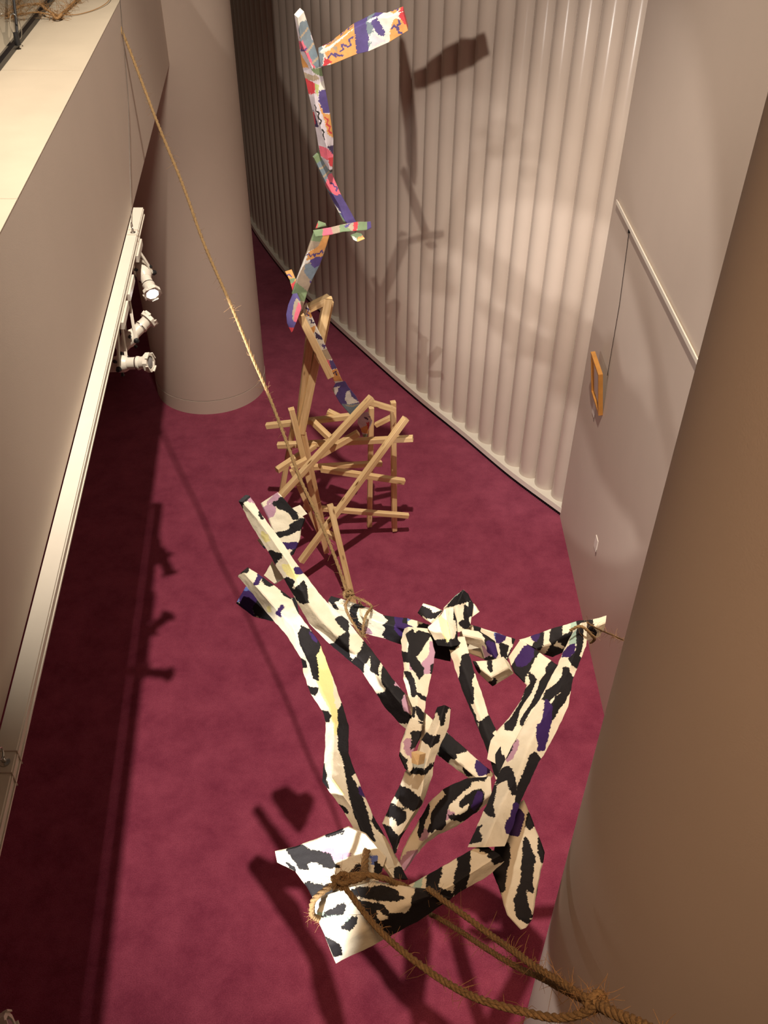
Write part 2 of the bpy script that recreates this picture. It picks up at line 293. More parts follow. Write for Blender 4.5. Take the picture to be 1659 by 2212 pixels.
# ------------------------------------------------------------------ measured data (millimetres)
# the striped hanging sculpture: (part, visible faces, rings of four corners in mm, paint outlines in mm along / across the piece)
STRIPED = [
 ('limb',3,[[(-557,2455,2595),(-530,2448,2629),(-513,2472,2630),(-540,2480,2596)],[(-485,2368,2577),(-466,2363,2629),(-409,2398,2611),(-428,2403,2560)],[(-422,2282,2563),(-408,2281,2631),(-339,2326,2614),(-353,2328,2546)],[(-348,2188,2558),(-326,2186,2619),(-303,2235,2630),(-325,2237,2568)],[(-292,2094,2547),(-264,2072,2583),(-224,2132,2592),(-251,2155,2556)],[(-277,2015,2560),(-236,1992,2588),(-180,2022,2569),(-221,2045,2541)],[(-250,1936,2559),(-203,1908,2589),(-151,1934,2569),(-197,1962,2538)],[(-202,1845,2570),(-171,1832,2599),(-130,1858,2588),(-161,1870,2559)],[(-186,1784,2593),(-158,1767,2621),(-108,1779,2587),(-135,1797,2559)],[(-185,1688,2578),(-159,1666,2602),(-106,1684,2573),(-133,1705,2549)],[(-189,1596,2550),(-159,1578,2598),(-78,1609,2558),(-108,1628,2510)],[(-123,1500,2550),(-84,1479,2580),(-28,1492,2542),(-67,1513,2512)],[(-76,1416,2551),(-55,1400,2587),(3,1421,2557),(-18,1437,2522)],[(-33,1349,2571),(-18,1334,2608),(41,1345,2566),(26,1360,2529)],[(23,1264,2586),(32,1253,2611),(74,1262,2584),(65,1273,2559)]],
  [('k',[(0,-42),(-21,20),(0,28),(17,10),(1,-4),(-5,-33)]),('p',[(46,43),(59,52),(77,28),(98,9),(92,-3),(70,25)]),('k',[(67,49),(112,68),(122,47),(107,38),(84,39)]),('k',[(110,95),(110,104),(126,113),(148,118),(157,118),(195,108),(225,80),(195,70),(154,72)]),('y',[(202,-34),(220,-21),(221,-42),(206,-53)]),('p',[(242,26),(250,30),(273,-15),(253,-21),(259,-1)]),('k',[(370,35),(395,52),(453,76),(477,51),(480,30),(531,19),(580,3),(572,-8),(501,-2),(452,-5),(410,-6),(378,8)]),('p',[(410,54),(443,75),(446,63),(431,55)]),('y',[(460,70),(527,69),(593,51),(677,27),(797,5),(718,3),(649,-6),(584,0),(480,30)]),('k',[(457,-56),(478,-25),(514,-24),(513,-45)]),('k',[(598,-65),(618,-52),(620,-14),(651,-41),(636,-68)]),('k',[(725,-45),(736,-16),(764,-9),(794,-26),(784,-47)]),('k',[(715,52),(736,54),(796,67),(901,67),(967,91),(979,72),(1051,64),(1115,41),(1188,31),(1228,18),(1232,-4),(1188,-5),(1121,-6),(1036,33),(989,57),(926,46),(887,28),(833,21),(744,27)]),('y',[(719,3),(738,25),(834,25),(839,9),(787,-1)]),('y',[(985,-2),(1005,2),(1045,2),(1037,-5)]),('k',[(930,-50),(970,-28),(1017,-46),(987,-61),(974,-67)]),('k',[(1083,-60),(1098,-36),(1119,-35),(1113,-57)]),('p',[(1021,79),(1032,85),(1055,73),(1043,69)]),('k',[(1110,73),(1189,71),(1203,68),(1180,55),(1151,51)]),('p',[(1194,-45),(1199,-17),(1218,-53)]),('k',[(1333,36),(1326,56),(1371,53),(1380,4),(1351,20)])]),
 ('limb',3,[[(-573,2728,2739),(-552,2709,2752),(-526,2743,2757),(-548,2762,2744)],[(-523,2655,2685),(-489,2644,2723),(-472,2670,2722),(-506,2682,2683)],[(-483,2599,2655),(-437,2579,2695),(-417,2607,2687),(-463,2627,2647)],[(-447,2546,2639),(-397,2521,2676),(-376,2549,2667),(-425,2574,2630)],[(-417,2497,2619),(-360,2469,2663),(-343,2499,2650),(-399,2526,2606)],[(-381,2439,2602),(-326,2409,2640),(-294,2437,2627),(-349,2468,2589)],[(-318,2342,2556),(-284,2327,2592),(-239,2374,2593),(-273,2389,2557)],[(-276,2282,2520),(-231,2263,2566),(-194,2325,2577),(-240,2343,2532)],[(-195,2208,2484),(-171,2205,2545),(-129,2269,2556),(-153,2272,2494)],[(-82,2122,2448),(-61,2115,2487),(-21,2155,2488),(-42,2162,2449)],[(-24,2056,2394),(11,2049,2458),(37,2083,2452),(3,2089,2389)],[(3,2011,2380),(43,2003,2452),(75,2036,2440),(35,2045,2369)],[(64,1948,2357),(101,1941,2428),(127,1982,2426),(89,1989,2356)],[(189,1851,2319),(206,1850,2369),(239,1897,2375),(222,1898,2325)],[(279,1789,2297),(293,1781,2335),(329,1824,2339),(315,1833,2301)],[(341,1740,2291),(353,1731,2326),(381,1774,2332),(369,1782,2297)]],
  [('k',[(0,-37),(-22,11),(-16,33),(3,43),(4,19),(3,-3),(35,-40),(21,-45)]),('m',[(4,19),(3,43),(24,46),(38,42),(22,32),(11,19)]),('k',[(83,26),(111,22),(105,16),(91,18)]),('y',[(156,-22),(180,-13),(203,-23),(205,-42),(177,-41)]),('k',[(256,-71),(253,-43),(266,-31),(278,-7),(292,-22),(299,-49),(314,-72),(291,-76)]),('y',[(327,-37),(334,-7),(383,11),(401,-11),(381,-34),(349,-43)]),('p',[(353,16),(361,35),(383,42),(376,5)]),('k',[(403,-100),(395,-80),(392,-45),(407,-22),(428,-47),(452,-48),(443,-75)]),('k',[(452,-48),(434,-16),(419,23),(450,22),(469,12),(500,4),(495,-21),(475,-45)]),('k',[(631,44),(637,68),(672,72),(698,40),(668,41)]),('k',[(669,-69),(685,-37),(685,0),(700,40),(739,-7),(750,-24),(778,-44),(784,-12),(786,-5),(817,-6),(836,-41),(792,-55),(719,-66)]),('k',[(760,65),(772,67),(800,45),(812,27),(819,0),(784,-3),(777,34)]),('k',[(795,57),(844,55),(860,23),(880,6),(855,-2),(829,29)]),('k',[(870,51),(914,50),(936,42),(943,20),(939,-10),(916,-6),(893,17)]),('k',[(929,-76),(945,-36),(943,15),(985,54),(1007,7),(1038,-21),(1070,-7),(1080,-40),(1039,-94),(985,-96)]),('m',[(932,41),(967,46),(966,32),(944,24)]),('m',[(1001,17),(1001,40),(1061,2),(1055,-13),(1020,-11)]),('k',[(1198,47),(1259,57),(1293,56),(1282,34),(1267,17),(1283,3),(1267,-13),(1267,-42),(1230,-44),(1213,17)]),('m',[(1224,29),(1249,52),(1257,47),(1234,23)]),('p',[(1343,47),(1360,53),(1381,62),(1401,42),(1377,13),(1355,25)]),('k',[(1334,88),(1361,87),(1365,74),(1343,60)]),('k',[(1325,-10),(1358,-11),(1351,-32)])]),
 ('hand_block',2,[[(-495,2783,2684),(-426,2812,2719),(-435,2865,2675),(-504,2836,2640)],[(-467,2746,2641),(-367,2769,2668),(-375,2822,2623),(-475,2799,2596)],[(-444,2712,2601),(-315,2743,2637),(-322,2795,2591),(-451,2765,2555)],[(-429,2695,2581),(-333,2713,2602),(-340,2765,2555),(-437,2747,2535)],[(-412,2681,2564),(-336,2689,2573),(-344,2740,2527),(-420,2733,2518)],[(-377,2645,2522),(-362,2650,2528),(-369,2701,2480),(-384,2696,2475)]],
  [('m',[(16,25),(0,75),(27,80),(33,65),(24,43)]),('m',[(30,0),(24,15),(34,47),(55,41),(75,23),(77,0),(60,-9)]),('k',[(27,44),(30,67),(25,83),(75,107),(116,113),(122,94),(87,90),(65,71),(54,58)]),('k',[(149,0),(159,40),(152,72),(139,70),(132,108),(134,136),(163,107),(171,60),(175,10)]),('p',[(204,6),(213,23),(210,44),(216,58),(233,38),(227,9)]),('k',[(233,36),(219,59),(270,11),(258,5),(242,28)])]),
 ('stub',2,[[(-372,2785,2657),(-339,2794,2667),(-345,2840,2628),(-378,2831,2618)],[(-348,2759,2625),(-309,2771,2640),(-314,2816,2601),(-353,2804,2586)]],
  []),
 ('stub',2,[[(-502,2658,2599),(-489,2663,2605),(-494,2692,2578),(-507,2688,2573)],[(-472,2635,2571),(-457,2642,2580),(-462,2671,2553),(-477,2664,2545)]],
  [('b',[(21,-9),(41,4),(42,-2),(30,-10)])]),
 ('web',2,[[(-464,2510,2548),(-421,2488,2522),(-426,2516,2494),(-469,2538,2520)],[(-432,2546,2590),(-387,2502,2538),(-392,2530,2511),(-437,2574,2563)]],
  []),
 ('stub',2,[[(-580,2474,2429),(-542,2517,2479),(-551,2558,2437),(-589,2516,2387)],[(-508,2429,2401),(-478,2487,2469),(-486,2528,2426),(-516,2470,2358)],[(-430,2406,2400),(-412,2460,2463),(-419,2501,2420),(-437,2447,2357)],[(-323,2397,2415),(-338,2455,2484),(-344,2497,2441),(-329,2439,2372)]],
  [('b',[(-4,71),(26,71),(0,54),(3,13),(-7,6)]),('p',[(0,52),(23,66),(57,78),(69,72),(59,25),(80,1),(48,-5),(20,4),(6,22)]),('k',[(-6,0),(20,4),(80,1),(68,-8),(26,-8),(5,-9)]),('k',[(69,69),(94,69),(132,39),(286,102),(265,-5),(198,-3),(154,-2),(129,2),(86,11),(63,28),(71,52)]),('m',[(90,47),(113,35),(137,5),(112,19)])]),
 ('limb',3,[[(-222,2546,2347),(-223,2546,2374),(-211,2569,2379),(-210,2570,2352)],[(-175,2513,2306),(-160,2512,2370),(-141,2548,2372),(-156,2550,2308)],[(-73,2467,2260),(-61,2467,2353),(-53,2522,2359),(-65,2523,2266)],[(0,2438,2266),(1,2438,2355),(3,2486,2355),(2,2485,2266)],[(70,2411,2259),(80,2411,2359),(91,2467,2362),(82,2467,2262)],[(189,2369,2232),(188,2371,2348),(195,2434,2353),(196,2433,2237)],[(265,2331,2252),(262,2332,2338),(268,2382,2344),(271,2381,2258)]],
  [('k',[(-12,-1),(-6,27),(11,32),(37,28),(25,6),(9,-4)]),('k',[(9,-4),(29,-2),(45,-25),(32,-27)]),('k',[(98,6),(100,28),(132,59),(166,60),(121,33),(121,0),(138,-42),(161,-54),(167,-93),(143,-83),(110,-34)]),('m',[(168,-50),(189,-60),(198,-78),(178,-88)]),('k',[(240,51),(301,59),(331,58),(338,10),(327,-15),(328,-104),(274,-99),(245,-67),(262,-24),(247,-9),(271,17)]),('p',[(288,59),(311,61),(314,20),(359,20),(385,3),(322,-46),(297,-19),(297,14)]),('b',[(331,63),(351,62),(336,41)]),('k',[(448,12),(469,2),(505,25),(524,-14),(536,-82),(469,-113)]),('k',[(389,36),(423,65),(435,13),(426,-5),(375,-15)])]),
 ('limb',3,[[(78,2341,2433),(94,2315,2472),(173,2342,2433),(157,2368,2394)],[(64,2269,2448),(91,2233,2476),(186,2274,2438),(160,2310,2411)],[(68,2191,2455),(93,2154,2482),(193,2206,2451),(169,2242,2424)],[(72,2118,2469),(99,2086,2500),(184,2125,2470),(157,2157,2438)],[(69,2048,2498),(107,2024,2527),(170,2047,2497),(132,2070,2468)],[(84,1963,2507),(115,1939,2526),(151,1948,2504),(120,1973,2485)],[(98,1888,2537),(114,1871,2546),(141,1873,2519),(125,1889,2510)],[(90,1824,2557),(110,1807,2569),(134,1811,2552),(113,1828,2539)]],
  [('k',[(42,29),(18,48),(36,102),(92,67),(132,46),(149,26),(227,49),(277,41),(301,23),(254,18),(182,-2),(125,-3),(80,9),(38,-15),(15,19)]),('m',[(78,100),(133,125),(189,109),(267,76),(265,51),(198,53),(153,93)]),('m',[(155,-1),(152,23),(238,17),(229,-3)]),('k',[(221,88),(213,102),(261,87),(271,77)]),('k',[(250,-44),(253,-13),(306,-3),(375,0),(388,-20),(324,-23)]),('k',[(134,-57),(130,-4),(176,-5),(190,-57)]),('k',[(368,0),(373,18),(387,46),(396,39),(381,11)]),('k',[(441,-1),(463,29),(498,45),(514,21),(484,-1)]),('k',[(462,-31),(456,-9),(512,-16),(497,-29)])]),
 ('limb',3,[[(233,2308,2400),(274,2280,2432),(311,2309,2426),(270,2337,2394)],[(246,2235,2426),(277,2207,2445),(319,2232,2436),(287,2259,2416)],[(270,2133,2405),(303,2113,2433),(335,2138,2430),(302,2158,2402)],[(292,2040,2399),(320,2026,2430),(359,2043,2416),(330,2057,2385)],[(315,1954,2405),(340,1938,2426),(373,1957,2418),(348,1973,2396)],[(339,1862,2401),(360,1851,2422),(395,1878,2419),(373,1889,2398)],[(357,1785,2407),(376,1771,2428),(410,1801,2427),(391,1815,2406)],[(368,1698,2410),(387,1687,2427),(413,1709,2425),(395,1720,2408)]],
  [('k',[(17,-45),(-3,5),(23,14),(33,-7),(55,-17),(60,-51)]),('k',[(92,15),(95,40),(172,39),(211,9),(271,-27),(265,-42),(195,-44),(135,-10)]),('k',[(234,10),(303,-14),(283,-39),(198,-32)]),('k',[(385,-16),(365,42),(430,47),(434,16),(493,31),(535,23),(563,45),(611,-8),(573,-34),(477,-32),(411,-26)]),('k',[(269,-33),(352,-25),(505,-44),(476,-47),(372,-41)]),('m',[(491,-41),(512,-16),(547,-35)])]),
 ('star_block',3,[[(273,2469,2475),(307,2456,2531),(331,2463,2494),(297,2475,2438)],[(231,2436,2449),(278,2404,2485),(353,2445,2466),(307,2477,2430)],[(228,2419,2423),(286,2365,2455),(348,2414,2450),(290,2467,2419)],[(244,2365,2403),(286,2329,2427),(336,2364,2420),(295,2400,2396)]],
  [('k',[(46,-53),(12,-50),(-2,46),(34,52),(38,8),(42,-9),(42,-33)]),('t',[(-2,-77),(10,2),(-4,44),(-17,63),(20,-29)]),('k',[(-1,50),(58,89),(100,79),(92,55),(115,50),(137,56),(140,36),(100,3),(103,34),(78,31),(53,42),(67,60),(41,66)])]),
 ('star_block',3,[[(214,2340,2507),(227,2337,2545),(265,2358,2536),(252,2362,2497)],[(165,2333,2450),(235,2295,2516),(279,2332,2491),(208,2371,2425)],[(190,2284,2435),(247,2246,2478),(282,2272,2454),(226,2310,2411)],[(201,2257,2434),(251,2220,2469),(286,2247,2451),(236,2284,2417)]],
  [('y',[(9,-36),(48,1),(111,1),(120,-16),(91,-26)]),('k',[(12,48),(43,63),(53,65),(43,44)]),('k',[(62,57),(63,76),(144,76),(149,35),(143,-20),(115,1),(114,33),(84,53)]),('k',[(118,-71),(114,-24),(147,-28),(146,-80)])]),
 ('stub',2,[[(132,2418,2439),(154,2442,2468),(156,2477,2432),(134,2452,2403)],[(167,2381,2435),(199,2416,2475),(202,2450,2439),(170,2415,2398)],[(191,2356,2444),(226,2388,2482),(229,2422,2445),(194,2390,2407)]],
  [('k',[(-12,5),(-7,30),(18,31),(40,40),(61,31),(82,55),(75,23),(46,12),(7,5)])]),
 ('stub',2,[[(333,2439,2465),(351,2442,2468),(355,2469,2439),(337,2467,2436)],[(341,2407,2426),(373,2422,2444),(377,2449,2415),(345,2434,2397)]],
  []),
 ('limb',2,[[(287,2370,2290),(314,2436,2368),(319,2476,2324),(292,2410,2246)],[(409,2304,2290),(435,2377,2375),(443,2416,2331),(416,2344,2245)],[(465,2256,2310),(506,2326,2393),(514,2365,2348),(474,2295,2265)]],
  [('k',[(49,110),(74,114),(73,94),(53,94)]),('p',[(140,116),(178,113),(176,97),(154,80)]),('b',[(136,113),(146,108),(163,80),(147,90)]),('k',[(166,83),(187,81),(202,79),(209,23),(185,44)]),('k',[(208,114),(224,122),(227,44),(220,32),(224,88)])]),
 ('stub',3,[[(306,2322,2377),(303,2322,2419),(296,2352,2428),(298,2352,2386)],[(374,2307,2357),(377,2308,2412),(372,2343,2420),(369,2343,2364)],[(389,2282,2321),(408,2279,2389),(429,2320,2392),(410,2323,2324)],[(397,2269,2332),(428,2253,2369),(440,2277,2363),(409,2292,2326)]],
  [('k',[(66,36),(98,51),(136,49),(162,22),(162,-47),(125,-65),(158,-1),(93,-4),(93,21)]),('p',[(99,2),(116,25),(144,36),(158,-1),(119,-23)]),('m',[(83,-31),(111,-24),(141,-21),(123,-58)])]),
 ('stub',3,[[(364,2224,2310),(346,2223,2364),(337,2249,2360),(355,2250,2306)],[(415,2181,2286),(405,2180,2344),(400,2247,2363),(410,2248,2305)],[(493,2195,2345),(466,2191,2388),(449,2237,2399),(476,2242,2356)]],
  [('k',[(-6,18),(12,27),(15,-17),(-11,-65),(-20,-37)]),('k',[(63,64),(77,61),(72,23),(62,28)]),('k',[(55,-41),(78,-17),(83,-37),(68,-58),(47,-70)])]),
 ('limb',3,[[(601,2295,2349),(582,2276,2395),(519,2331,2387),(538,2351,2341)],[(652,2281,2339),(633,2281,2421),(587,2332,2421),(606,2332,2339)],[(703,2290,2366),(674,2289,2448),(645,2335,2450),(674,2336,2367)],[(763,2300,2409),(741,2299,2479),(738,2343,2485),(761,2343,2415)],[(816,2300,2435),(799,2300,2499),(779,2335,2499),(796,2335,2435)],[(827,2300,2471),(827,2300,2517),(835,2332,2525),(835,2333,2479)]],
  [('p',[(42,68),(63,64),(30,39),(29,51)]),('k',[(59,66),(80,64),(45,28),(5,-17),(0,18),(25,32)]),('k',[(114,54),(143,49),(120,10),(87,5),(67,10)]),('t',[(175,45),(194,44),(190,24),(167,16)]),('k',[(195,46),(227,46),(209,20),(194,22)]),('k',[(67,10),(110,3),(162,5),(117,-62),(105,-25),(89,-1),(63,-15)]),('k',[(57,-15),(81,-39),(104,-70),(79,-93),(58,-88),(22,-65)]),('k',[(231,34),(254,34),(236,2),(246,-40),(236,-59),(222,-22)])]),
 ('limb',2,[[(474,2255,2371),(519,2298,2422),(529,2344,2370),(484,2300,2319)],[(488,2177,2372),(581,2228,2432),(592,2273,2379),(499,2222,2320)],[(526,2110,2386),(638,2158,2442),(650,2202,2389),(537,2154,2333)],[(493,2034,2389),(599,2081,2444),(610,2124,2390),(504,2077,2335)],[(443,1958,2392),(543,1988,2428),(553,2030,2372),(454,2000,2337)],[(397,1894,2410),(482,1897,2412),(491,1938,2356),(406,1935,2354)],[(366,1835,2432),(441,1823,2418),(450,1863,2361),(375,1875,2375)],[(347,1759,2435),(405,1739,2412),(414,1778,2354),(355,1798,2378)]],
  [('p',[(30,74),(39,94),(62,105),(78,93),(86,66),(85,46),(62,22),(39,25),(35,48)]),('k',[(60,108),(80,125),(91,83),(113,48),(128,13),(90,2),(49,2),(39,25),(92,42),(80,83)]),('k',[(130,39),(144,39),(201,41),(247,40),(271,33),(328,30),(412,51),(449,50),(445,29),(397,8),(363,17),(268,10),(186,7)]),('k',[(143,125),(169,136),(215,143),(250,126),(287,114),(336,106),(363,85),(405,79),(430,79),(414,69),(363,70),(320,81),(239,76),(200,69),(154,95)]),('k',[(75,0),(130,13),(146,0),(110,-6)])]),
 ('limb',3,[[(702,2265,2511),(722,2258,2560),(753,2277,2546),(732,2285,2497)],[(650,2173,2503),(690,2148,2548),(734,2173,2531),(694,2199,2487)],[(614,2086,2529),(649,2055,2557),(683,2065,2528),(647,2096,2500)],[(571,2001,2546),(606,1966,2570),(654,1994,2561),(619,2029,2537)],[(515,1905,2541),(557,1870,2575),(624,1892,2545),(582,1926,2511)],[(458,1807,2548),(498,1777,2583),(574,1796,2543),(533,1826,2507)],[(412,1724,2563),(457,1690,2599),(521,1702,2557),(477,1736,2521)],[(374,1646,2575),(428,1612,2625),(486,1636,2596),(433,1669,2546)],[(340,1563,2600),(391,1532,2649),(447,1552,2618),(395,1583,2570)],[(302,1468,2628),(340,1445,2664),(406,1470,2637),(368,1492,2600)],[(271,1395,2649),(315,1374,2698),(372,1379,2653),(327,1400,2604)],[(234,1310,2673),(277,1287,2714),(341,1308,2683),(298,1331,2642)]],
  [('t',[(23,-44),(20,-17),(75,-6),(97,-12),(75,-41)]),('k',[(20,-17),(29,16),(96,26),(154,29),(175,48),(209,48),(198,9),(166,-15),(130,4),(85,0)]),('p',[(88,-39),(90,-13),(132,-5),(157,-18),(154,-50),(116,-56)]),('k',[(225,-20),(222,-1),(254,19),(304,59),(337,64),(368,50),(390,51),(427,39),(457,41),(490,39),(420,0),(395,4),(366,7),(356,25),(342,16),(364,-9),(391,-16),(388,-46),(350,-44),(313,-16),(271,-8)]),('p',[(390,-31),(414,0),(458,24),(507,43),(578,60),(580,25),(528,3),(482,4)]),('p',[(512,-3),(505,30),(554,55),(594,60),(618,63),(628,44),(600,38),(575,21)]),('k',[(667,21),(644,34),(681,69),(794,63),(885,81),(926,93),(940,78),(903,55),(811,25),(744,23)]),('p',[(902,52),(926,88),(952,92),(969,87),(1005,102),(1024,88),(1018,59),(980,42),(957,54)]),('m',[(674,-70),(597,-56),(616,-43),(685,-48),(699,-63)]),('k',[(662,-84),(607,-63),(592,-63),(662,-68),(687,-77),(677,-94)]),('k',[(751,-72),(728,-67),(725,-52),(752,-26),(785,-7),(851,32),(859,29),(823,-7),(785,-30),(796,-47),(811,-64),(779,-77)]),('k',[(808,-69),(841,-56),(876,-41),(917,-26),(964,-9),(955,-27),(926,-60),(873,-67)]),('k',[(1009,-60),(1001,-48),(1022,-53),(1044,-30),(1060,-22),(1067,-58),(1031,-64)])]),
 ('blade',2,[[(377,1552,2439),(445,1583,2476),(454,1615,2425),(385,1583,2388)],[(359,1498,2422),(488,1491,2414),(496,1521,2362),(368,1528,2370)],[(343,1441,2400),(501,1445,2405),(510,1474,2353),(351,1470,2348)],[(338,1388,2384),(489,1407,2406),(497,1435,2354),(346,1416,2332)],[(358,1333,2366),(467,1338,2372),(476,1365,2319),(367,1360,2313)],[(374,1277,2346),(449,1270,2338),(457,1295,2284),(382,1302,2292)],[(410,1235,2343),(425,1239,2347),(433,1264,2294),(418,1260,2289)]],
  [('k',[(98,0),(91,13),(105,28),(121,45),(143,47),(167,46),(207,28),(236,14),(248,-2),(203,0),(184,0),(149,0)]),('k',[(33,89),(38,98),(56,109),(65,98),(57,84)]),('k',[(91,86),(97,95),(156,125),(184,122),(216,106),(230,99),(252,97),(249,89),(238,77),(271,67),(310,73),(341,41),(325,30),(302,33),(276,37),(242,60),(223,75),(193,89),(143,95)]),('k',[(88,131),(139,158),(180,154),(146,142)]),('p',[(-4,37),(30,74),(84,64),(80,25),(47,19)])]),
 ('bar',3,[[(282,1326,2664),(322,1279,2689),(340,1283,2643),(300,1330,2618)],[(235,1302,2668),(272,1249,2689),(301,1250,2637),(265,1303,2617)],[(156,1262,2651),(199,1207,2676),(233,1214,2628),(191,1269,2604)],[(67,1220,2629),(123,1167,2665),(175,1182,2620),(119,1234,2584)]],
  [('k',[(76,-79),(47,-68),(94,-7),(149,58),(184,62),(124,-19),(88,-53)]),('k',[(154,-86),(131,-76),(171,-31),(196,-11),(202,-24),(183,-57)]),('t',[(196,-82),(184,-84),(209,-52),(219,-57)]),('k',[(20,-16),(-10,-24),(-7,41),(26,27)]),('k',[(11,-71),(0,-41),(13,-17),(21,-44)]),('k',[(183,-16),(177,30),(205,71),(220,60)])]),
 ('bar',3,[[(-192,1179,2629),(-140,1086,2569),(-123,1073,2484),(-176,1166,2545)],[(-105,1193,2671),(-42,1107,2615),(-12,1103,2540),(-75,1189,2597)],[(-19,1202,2694),(55,1140,2675),(96,1134,2598),(22,1196,2617)],[(67,1185,2694),(127,1151,2708),(188,1167,2666),(129,1200,2651)]],
  [('k',[(131,-98),(165,-96),(190,-81),(228,-77),(250,-52),(236,-33),(248,-27),(228,-24),(193,-43),(175,-58),(143,-80)]),('k',[(125,-80),(139,-64),(183,-31),(182,-15),(181,-1),(175,-11),(171,-27),(158,-34),(147,-15),(132,-17),(134,-48),(120,-69)]),('k',[(147,-15),(151,8),(174,16),(187,3),(220,39),(255,3),(334,-59),(350,-20),(321,50),(295,106),(255,105),(145,91),(150,35)]),('k',[(16,-71),(36,-77),(80,-79),(91,-78),(72,-59),(52,-67),(70,-75),(25,-71)]),('t',[(-9,-85),(32,-74),(67,-54),(88,-38),(72,-38),(39,-59),(-10,-76)]),('k',[(84,-36),(103,-38),(88,-23),(67,-17),(56,-25)]),('k',[(-4,-18),(20,3),(25,25),(20,56),(7,52),(-9,35)])]),
 ('blade',2,[[(-302,1330,2548),(-309,1351,2572),(-316,1384,2511),(-309,1363,2487)],[(-250,1306,2545),(-246,1352,2598),(-252,1385,2537),(-256,1340,2484)],[(-215,1270,2527),(-166,1363,2637),(-170,1397,2575),(-220,1304,2466)],[(-187,1230,2505),(-95,1372,2672),(-99,1405,2610),(-191,1264,2443)],[(-110,1210,2505),(-46,1351,2672),(-48,1384,2610),(-112,1242,2443)],[(-32,1209,2529),(12,1301,2637),(12,1333,2575),(-32,1241,2467)]],
  [('k',[(32,55),(65,75),(104,91),(158,130),(192,117),(179,118),(125,80),(90,53),(105,40),(72,22),(52,34)]),('k',[(122,158),(156,215),(164,213),(125,161)]),('m',[(128,112),(155,147),(211,162),(183,141)]),('k',[(113,3),(181,59),(209,64),(207,46),(144,0)]),('k',[(226,92),(240,135),(257,124),(261,101),(226,92)]),('k',[(36,13),(60,3),(47,-1)]),('b',[(271,154),(284,150),(286,127)]),('k',[(289,135),(316,98),(325,78),(299,97)])]),
 ('limb',3,[[(159,1672,2823),(181,1663,2848),(204,1665,2827),(182,1674,2801)],[(137,1628,2788),(164,1615,2815),(197,1621,2793),(170,1635,2766)],[(108,1596,2763),(143,1572,2789),(174,1584,2768),(139,1608,2743)],[(86,1550,2727),(125,1523,2755),(152,1539,2736),(113,1566,2708)],[(62,1530,2701),(119,1495,2746),(148,1513,2713),(91,1549,2669)],[(48,1500,2678),(114,1462,2731),(133,1479,2690),(68,1517,2637)],[(26,1468,2648),(103,1423,2709),(116,1445,2665),(39,1490,2604)],[(-2,1410,2623),(60,1368,2668),(75,1393,2638),(12,1435,2593)],[(16,1355,2636),(43,1338,2658),(53,1350,2645),(26,1366,2624)],[(32,1309,2641),(36,1306,2643),(41,1311,2643),(37,1313,2640)]],
  [('k',[(8,-39),(-5,-3),(1,23),(15,11),(25,4),(49,17),(56,9),(27,-8),(12,-29)]),('k',[(60,-41),(8,-39),(35,-35)]),('m',[(43,-61),(43,-51),(60,-61),(59,-64)]),('k',[(97,-52),(81,-48),(97,-5),(90,17),(104,21),(121,2),(104,-34)]),('k',[(196,-52),(191,-29),(195,1),(174,28),(171,39),(203,7),(203,-48)]),('k',[(260,-100),(247,-89),(258,-50),(279,2),(287,40),(296,37),(309,-2),(299,-46),(281,-84),(270,-101)]),('k',[(304,-101),(312,-63),(320,-34),(341,-14),(356,-25),(341,-47),(333,-95)]),('k',[(370,-89),(371,-57),(398,-4),(418,-6),(454,7),(444,-11),(412,-43)]),('k',[(395,-6),(380,18),(379,46),(404,33),(422,2)])]),
 ('lobe',2,[[(79,1618,2841),(117,1611,2833),(119,1641,2793),(81,1648,2801)],[(53,1564,2797),(110,1576,2811),(112,1605,2770),(54,1593,2756)],[(47,1533,2780),(89,1542,2790),(90,1571,2749),(48,1562,2739)],[(63,1502,2762),(88,1509,2770),(90,1537,2729),(65,1530,2721)],[(76,1487,2764),(85,1493,2771),(87,1521,2730),(78,1515,2722)]],
  [('k',[(37,23),(39,49),(62,55),(78,47),(86,36),(60,40)]),('m',[(55,12),(57,26),(90,38),(120,49),(124,39),(105,30),(80,17)]),('k',[(86,-2),(115,12),(146,-1),(142,-8),(113,-5)]),('k',[(-24,13),(-14,44),(2,42),(2,33)])]),
 ('limb',3,[[(357,1712,2410),(357,1655,2390),(361,1662,2342),(362,1718,2362)],[(274,1685,2439),(288,1599,2409),(308,1610,2353),(294,1697,2382)],[(195,1635,2458),(217,1542,2427),(236,1551,2368),(214,1644,2399)],[(145,1571,2476),(163,1489,2449),(177,1505,2398),(159,1587,2425)],[(112,1500,2497),(125,1441,2478),(137,1456,2436),(124,1515,2455)],[(59,1404,2490),(95,1388,2501),(106,1397,2475),(69,1413,2464)],[(47,1341,2513),(63,1327,2513),(68,1331,2499),(52,1345,2499)]],
  [('k',[(107,-98),(78,-109),(45,-87),(12,-72),(18,-59),(72,-80),(78,-65),(111,-61),(141,-53),(168,-50),(195,-31),(213,6),(235,20),(254,-9),(274,-4),(297,-15),(269,-27),(255,-53),(203,-69),(168,-73),(180,-100)]),('k',[(69,-40),(42,-31),(34,-14),(54,31),(91,56),(119,62),(151,45),(169,9),(184,-14),(145,7),(111,14),(89,-8),(90,-20),(123,-18),(131,-28),(103,-37)]),('p',[(54,-31),(40,-21),(47,4),(84,34),(86,2),(67,-16)]),('k',[(291,-84),(260,-80),(276,-61),(310,-45),(322,-27),(348,-19),(349,-30),(331,-46),(325,-68)]),('m',[(317,-25),(294,-11),(318,2),(349,-14)]),('m',[(420,-18),(395,11),(428,31),(485,21),(471,-19)]),('m',[(186,-30),(163,-8),(207,-10)])]),
]
